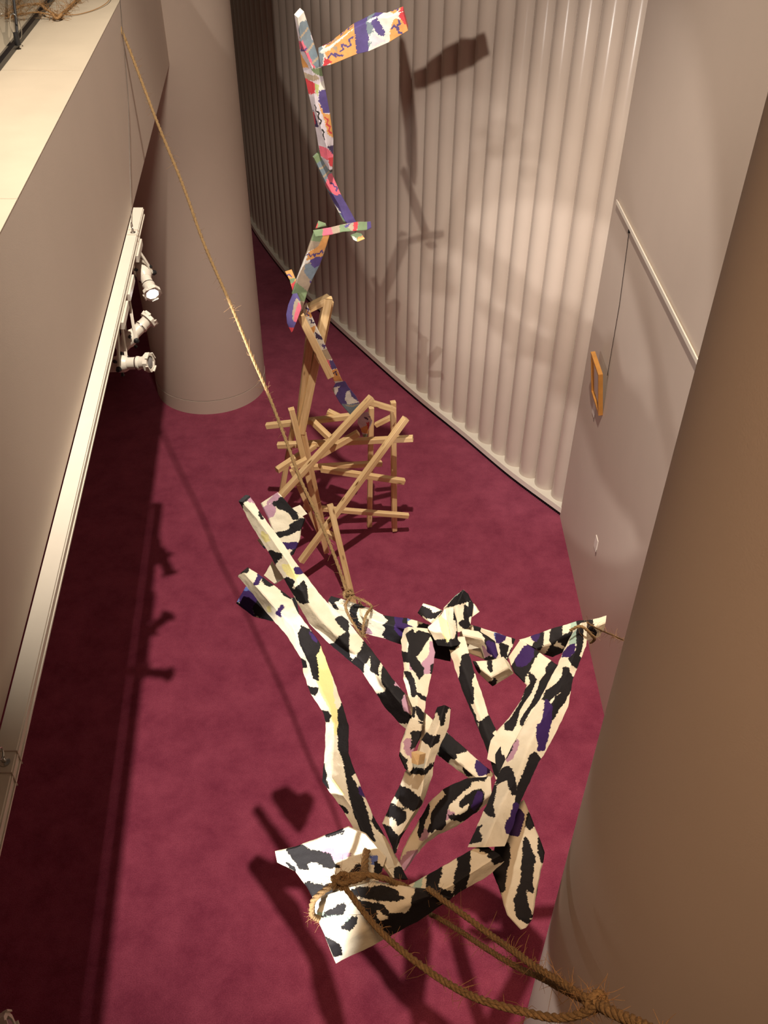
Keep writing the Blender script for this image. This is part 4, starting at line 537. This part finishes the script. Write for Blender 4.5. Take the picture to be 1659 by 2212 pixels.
def aim(a, b):                                       # frame with z from a to b, origin a
    z = (Vector(b) - Vector(a)).normalized(); x = Vector((0, 0, 1)).cross(z)
    x = x.normalized() if x.length > .01 else Vector((1, 0, 0)); y = z.cross(x)
    return Matrix(((x.x, y.x, z.x, a[0]), (x.y, y.y, z.y, a[1]), (x.z, y.z, z.z, a[2]), (0, 0, 0, 1)))
def spotlight(rear, front, ytrack, label, lit, power, angle, side=1, target=None, color=COOL):
    L = (Vector(front) - Vector(rear)).length; s = L / .30
    base = Vector((face_x(ytrack) + .033, ytrack, ZB - .05))
    e = empty('track_spotlight', base); tag(e, label, 'spotlight', 'white theatre spotlights on the balcony track')
    A = aim(rear, front) @ Matrix.Scale(s, 4)
    add = lambda n, bm, m: local(obj(n, bm, m, e, 35), e)
    bm = bmesh.new(); lathe(bm, [(.012, 0), (.030, .006), (.040, .03), (.044, .07), (.050, .085), (.050, .12), (.044, .135), (.036, .15)], 20, A); add('body', bm, M['white'])
    bm = bmesh.new()
    for k in range(10): lathe(bm, [(.0455, .03 + k * .005), (.0455, .032 + k * .005)], 20, A)
    add('cooling_fin', bm, M['white'])
    bm = bmesh.new(); lathe(bm, [(.035, .145), (.036, .20), (.040, .205), (.040, .22), (.036, .225), (.037, .255), (.044, .27)], 20, A); add('lens_tube', bm, M['white'])
    bm = bmesh.new()
    for r in (.0415, .0385): lathe(bm, [(r, .206), (r, .212)], 20, A)
    add('band', bm, M['steel'])
    bm = bmesh.new()
    rim = [(math.cos(a) * q, math.sin(a) * q) for a, q in [(math.pi / 4 * k + math.pi / 8, .058) for k in range(8)]]
    va = [bm.verts.new(A @ Vector((x, y, .266))) for x, y in rim]; vb = [bm.verts.new(A @ Vector((x, y, .292))) for x, y in rim]
    vc = [bm.verts.new(A @ Vector((x * .70, y * .70, .292))) for x, y in rim]; vd = [bm.verts.new(A @ Vector((x * .70, y * .70, .266))) for x, y in rim]
    for k in range(8):
        q = (k + 1) % 8
        for a, b in ((va, vb), (vb, vc), (vc, vd), (vd, va)): bm.faces.new((a[k], a[q], b[q], b[k]))
    g = add('colour_frame', bm, M['white'])
    for k in range(4):
        bm = bmesh.new(); q = Matrix.Rotation(math.pi / 2 * k + .3, 4, 'Z'); box(bm, -.022, .022, .050, .056, .284, .300, A @ q)
        obj('frame_clip', bm, M['white'], g)
    bm = bmesh.new(); lathe(bm, [(.034, .283), (.030, .290), (.018, .294)], 24, A); add('lens', bm, M['lens'] if lit else M['lens_dark'])
    piv = A @ Vector((0, 0, .115)); axl = A.to_3x3() @ Vector((1, 0, 0))
    for sg in (-1, 1):
        bm = bmesh.new(); a = piv + axl * .056 * sg
        tube(bm, spline([a, a.lerp(base, .55) + axl * .012 * sg, base + Vector((0, 0, -.012)) + axl * .02 * sg, base + Vector((0, 0, -.008))], .02), .008, 6)
        add('yoke_arm', bm, M['white'])
        bm = bmesh.new(); q = A @ Matrix.Translation((.056 * sg, 0, .115)) @ Matrix.Rotation(math.pi / 2 * sg, 4, 'Y'); lathe(bm, [(.016, 0), (.018, .006), (.012, .022), (.008, .024)], 12, q)
        add('knob', bm, M['black'])
    for k in (.7, 2.4, 4.4):
        bm = bmesh.new(); q = A @ Matrix.Rotation(k, 4, 'Z') @ Matrix.Translation((.048, 0, .10)) @ Matrix.Rotation(math.pi / 2, 4, 'Y'); lathe(bm, [(.008, 0), (.008, .012), (.011, .014), (.011, .024)], 8, q)
        add('shutter_handle', bm, M['black'])
    bm = bmesh.new(); x0 = ytrack; skew(bm, .018, .066, x0 - .10, x0 + .10, ZB - .082, ZB - .050); add('connector_box', bm, M['white'])
    if power:
        f = A @ Vector((0, 0, .32)); t = Vector(target) if target else A @ Vector((0, 0, 3))
        lamp_light('lamp_beam', f, t, power, angle, color, .3, .025, e)
    return e
spotlight((-1.25, 4.30, 3.005), (-1.15, 4.10, 2.925), 4.22, 'white spotlight with a glowing lens turned to the camera, nearest the track end', True, 30, 34, 1, (.2, 2.3, 2.4))
spotlight((-1.235, 3.66, 2.87), (-1.095, 3.81, 2.96), 3.82, 'white spotlight tilted up and away from the camera, second from the track end', False, 60, 34, 1, (.75, 7.1, 2.0))
spotlight((-1.235, 3.455, 2.915), (-1.015, 3.42, 2.95), 3.56, 'white spotlight pointing level at the right wall, lowest of the three at the track end', False, 60, 70, 1, (1.5, 5.2, 2.2))
spotlight((-1.005, .70, 2.775), (-.822, .795, 2.808), .74, 'white spotlight with only its front rim in the bottom left corner', False, 30, 36, 1, (.62, 1.25, 1.45))

# ------------------------------------------------------------------ pieces with square section and paint
def sdf(poly, P):
    A = np.array(poly, float); B = np.roll(A, -1, 0)
    d = np.full(len(P), 1e9); ins = np.zeros(len(P), bool)
    for a, b in zip(A, B):
        e = b - a; w = P - a; L = e @ e + 1e-9
        t = np.clip((w @ e) / L, 0, 1); d = np.minimum(d, np.hypot(w[:, 0] - t * e[0], w[:, 1] - t * e[1]))
        c = (a[1] > P[:, 1]) != (b[1] > P[:, 1])
        with np.errstate(divide='ignore', invalid='ignore'):
            x = (b[0] - a[0]) * (P[:, 1] - a[1]) / (b[1] - a[1] + 1e-12) + a[0]
        ins ^= c & (P[:, 0] < x)
    return np.where(ins, -d, d)
def line_d(pts, P):
    d = np.full(len(P), 1e9); A = np.array(pts, float)
    for a, b in zip(A, A[1:]):
        e = b - a; w = P - a; t = np.clip((w @ e) / (e @ e + 1e-9), 0, 1); d = np.minimum(d, np.hypot(w[:, 0] - t * e[0], w[:, 1] - t * e[1]))
    return d
def beam_mesh(name, rings, k, res, rough, cham=.0035, seed=0):
    """closed beam through the rings; returns mesh and, per vertex, millimetres along and across"""
    Rg = np.array(rings, float) / 1000; n = len(Rg)
    mean = Rg[:, :k].mean(1); seg = np.linalg.norm(np.diff(mean, axis=0), axis=1); cum = np.r_[0, np.cumsum(seg)]
    side = np.linalg.norm(Rg - np.roll(Rg, -1, 1), axis=2).max(0)
    nseg = [max(2, int(math.ceil(x / res))) for x in side]
    us = []
    for i in range(n - 1):
        m = max(1, int(round(seg[i] / res))); us += [i + j / m for j in range(m)]
    us.append(n - 1.0)
    V = []; SW = []; row = sum(q + 1 for q in nseg)
    for u in us:
        i = min(int(u), n - 2); a = u - i; r = Rg[i] * (1 - a) + Rg[i + 1] * a; s = cum[i] + a * seg[i]
        ln = np.linalg.norm(r - np.roll(r, -1, 0), axis=1)
        if k == 3: ww = [(-ln[0], 0), (0, ln[1]), (ln[1], ln[1] - ln[2]), (-ln[0] + ln[3], -ln[0])]
        else: ww = [(0, ln[0]), (ln[0], ln[0] - ln[1]), (ln[0] - ln[1], ln[3]), (ln[3], 0)]
        for j in range(4):
            p, q = r[j], r[(j + 1) % 4]; c = min(cham / max(ln[j], 1e-6), .3)
            for t in np.linspace(c, 1 - c, nseg[j] + 1):
                V.append(p * (1 - t) + q * t); SW.append((s, ww[j][0] * (1 - t) + ww[j][1] * t))
    V = np.array(V); SW = np.array(SW) * 1000
    if rough:
        nr = len(us); cen = V.reshape(nr, row, 3).mean(1)
        for i in range(len(V)):
            p = Vector(V[i]); d = (p - Vector(cen[i // row])).normalized()
            V[i] += np.array(d * (noise.noise(p * 34) * rough + noise.noise(p * 90) * rough * .4))
    F = []
    for i in range(len(us) - 1):
        a = i * row; b = a + row
        for j in range(row): F.append((a + j, a + (j + 1) % row, b + (j + 1) % row, b + j))
    caps = []
    for i in (0, len(us) - 1):
        a = i * row; c = V[a:a + row].mean(0); V = np.vstack([V, c]); SW = np.vstack([SW, SW[a:a + row].mean(0)]); ci = len(V) - 1
        for j in range(row): F.append((a + j, a + (j + 1) % row, ci))
    me = bpy.data.meshes.new(name)
    me.from_pydata(V.tolist(), [], F)
    b = bmesh.new(); b.from_mesh(me); bmesh.ops.recalc_face_normals(b, faces=b.faces); b.to_mesh(me); b.free()
    me.polygons.foreach_set('use_smooth', [True] * len(me.polygons)); me.set_sharp_from_angle(angle=math.radians(38))
    return me, SW
def put(name, me, m, parent):
    me.materials.append(m); o = bpy.data.objects.new(name, me); COL.objects.link(o); o.parent = parent; return o

zs = empty('hanging_sculpture'); tag(zs, 'hanging sculpture of black and white striped crooked limbs tied with rope', 'sculpture')
for i, (name, k, rings, paint) in enumerate(STRIPED):
    me, SW = beam_mesh(name, rings, k, .0075, .0022, .004, i)
    for key in 'ymtbkp':
        d = np.full(len(SW), 60.0)
        for c, poly in paint:
            if c == key: d = np.minimum(d, sdf(poly, SW))
        at = me.attributes.new('edge_' + key, 'FLOAT', 'POINT'); at.data.foreach_set('value', np.clip(d, -60, 60).astype(np.float32))
    put(name, me, M['striped'], zs)
pl = [Vector(p) for p in mm(PLUG)]; nv = (pl[1] - pl[0]).cross(pl[2] - pl[0]).normalized()
if nv.y > 0: nv = -nv
bm = bmesh.new(); hexa(bm, [p - nv * .03 for p in pl] + [p + nv * .004 for p in pl]); o = obj('wooden_plug', bm, M['wood'], zs); o['label'] = 'bare wooden plug'

BCOL = dict(white=(.78, .76, .70), orange=(.72, .36, .12), slate=(.19, .25, .30), green=(.20, .28, .15), tan=(.42, .34, .25), pink=(.72, .15, .22), purple=(.095, .07, .23), navy=(.05, .035, .10), red=(.60, .06, .075), lilac=(.66, .61, .68), ink=(.02, .02, .02), lime=(.48, .55, .22))
tw = empty('stick_tower', (-.2, 5.4, 0)); tag(tw, 'tall tower of bare pine sticks carrying a chain of brightly painted boards', 'sculpture')
for i, (name, base, k, rings, paint) in enumerate(BOARDS):
    me, SW = beam_mesh(name, rings, k, .0055, 0, .002, i)
    nf = len(me.polygons); col = np.tile(np.array(BCOL[base], np.float32), (nf, 1))
    fc = np.array([SW[list(p.vertices)].mean(0) for p in me.polygons])
    rg = np.random.default_rng(i); jit = fc + rg.normal(0, 1.6, fc.shape)
    for c, w, pts in paint:
        inside = (line_d(pts, fc) < w * .85) if w else (sdf(pts, jit) < 0)
        col[inside] = BCOL[c]
    at = me.attributes.new('paint', 'FLOAT_COLOR', 'CORNER')
    cc = np.ones((len(me.loops), 4), np.float32); st = 0
    for j, p in enumerate(me.polygons): cc[p.loop_start:p.loop_start + p.loop_total, :3] = col[j]
    at.data.foreach_set('color', cc.ravel())
    local(put(name, me, M['board'], tw), tw)
for i, (a, b, w) in enumerate(STICKS):
    a = Vector(mm([a])[0]); b = Vector(mm([b])[0]); d = (b - a); Ln = d.length; d.normalize(); h = w / 2000; c = .003
    x = d; up = Vector((0, 0, 1)) if abs(d.z) < .8 else Vector((.25, -1, .1))
    y = up.cross(x).normalized(); z = x.cross(y)
    bm = bmesh.new(); rows = []
    sec = [(-h + c, -h), (h - c, -h), (h, -h + c), (h, h - c), (h - c, h), (-h + c, h), (-h, h - c), (-h, -h + c)]
    for t in (0, Ln): rows.append([bm.verts.new((t, p, q)) for p, q in sec])
    for j in range(8): bm.faces.new((rows[0][j], rows[0][(j + 1) % 8], rows[1][(j + 1) % 8], rows[1][j]))
    bm.faces.new(rows[0][::-1]); bm.faces.new(rows[1])
    o = obj('pine_stick', bm, M['wood'], tw)
    mw = Matrix(((x.x, y.x, z.x, a.x), (x.y, y.y, z.y, a.y), (x.z, y.z, z.z, a.z), (0, 0, 0, 1)))
    o.matrix_parent_inverse = Matrix.Translation(-tw.location); o.matrix_basis = mw

# ------------------------------------------------------------------ ropes
def rope(name, label, parts, cat='rope', fib=300, R=.0085, th=.0006):
    e = empty(name, mm([parts[0][1][0]])[0]); tag(e, label, cat); allP = []
    for nm, pts, r, pitch in parts:
        bm = bmesh.new(); P = rope_strands(bm, mm(pts), r, pitch); local(obj(nm, bm, M['rope'], e, 60), e); allP += P
    bm = bmesh.new(); fibres(bm, allP, R, fib, rnd, .012, .05, th); o = local(obj('loose_fibre', bm, M['twine'], e), e); o['kind'] = 'stuff'
    return e
knot = lambda p, r: [(int(p[0] + r * math.cos(k * .75) * (1 + .2 * math.sin(k))), int(p[1] + r * .7 * math.sin(k * 1.1)), int(p[2] + r * math.sin(k * .75))) for k in range(16)]
rope('long_rope', 'long twisted jute rope from the balcony ledge to the striped sculpture', [('strand', ROPE_LONG, .0078, .075), ('knot', knot(ROPE_LONG[-1], 18), .0055, .04), ('wrap', LOOP_A, .0058, .045), ('wrap', LOOP_B, .0058, .045)], fib=620)
rope('thick_rope', 'thick jute rope bound round the nearest striped bar and running to the bottom right corner',
     [('strand', ROPE_LOW_A, .0082, .06), ('strand', ROPE_LOW_B, .0082, .06), ('strand', ROPE_LOW_C, .0075, .06), ('tail', ROPE_TAIL, .0105, .06), ('knot', knot(ROPE_TAIL[0], 16), .008, .04), ('knot', knot(ROPE_LOW_A[0], 20), .0075, .04), ('wrap', BIND_A, .0085, .05), ('wrap', BIND_B, .0085, .05), ('wrap', BIND_C, .011, .055)], fib=900, R=.01)
rope('thin_tie', 'thin brown string tied to the pointed right tip of the striped sculpture', [('wrap', TIE, .006, .04), ('strand', TIE_STRING, .0032, .03)], cat='string', fib=130)

# ------------------------------------------------------------------ right wall: framed picture and two labels
pf = empty('picture_frame', (1.47, 5.28, 1.66)); tag(pf, 'small orange wood picture frame hanging on a wire from the picture rail', 'picture frame')
FT = Matrix.Translation((1.475, 5.32, 1.665)) @ Matrix.Rotation(math.radians(-9), 4, 'Y')
fw, fh, fb, ft = .15, .165, .022, .030
bm = bmesh.new()
box(bm, -ft, 0, -fw, fw, fh - fb, fh, FT); box(bm, -ft, 0, -fw, fw, -fh, -fh + fb, FT)
box(bm, -ft, 0, -fw, -fw + fb, -fh + fb, fh - fb, FT); box(bm, -ft, 0, fw - fb, fw, -fh + fb, fh - fb, FT); local(obj('frame', bm, M['frame'], pf), pf)
bm = bmesh.new(); box(bm, -.012, -.008, -fw + fb, fw - fb, -fh + fb, fh - fb, FT); local(obj('mount', bm, M['card'], pf), pf)
bm = bmesh.new(); tube(bm, [(1.488, 5.20, 1.80), (1.492, 5.245, 2.3), (1.49, 5.33, 2.752)], .0018, 5); local(obj('hanging_wire', bm, M['dark'], pf), pf)
bm = bmesh.new(); box(bm, 1.484, 1.496, 5.325, 5.335, 2.735, 2.757); local(obj('rail_hook', bm, M['dark'], pf), pf)
for (y, z, lab) in ((5.40, 1.40, 'small white label card on the wall under the picture frame'), (4.72, .72, 'small white label card low on the right wall near the ribbed corner')):
    e = empty('wall_label', (1.5, y, z)); tag(e, lab, 'label')
    bm = bmesh.new(); box(bm, 1.494, 1.5, y - .035, y + .035, z - .05, z + .05); local(obj('card', bm, M['card'], e), e)
    bm = bmesh.new(); box(bm, 1.4935, 1.4945, y - .052, y - .047, z - .075, z - .02); local(obj('edge_tape', bm, M['dark'], e), e)  # dark strip standing in for the shadow line beside the card
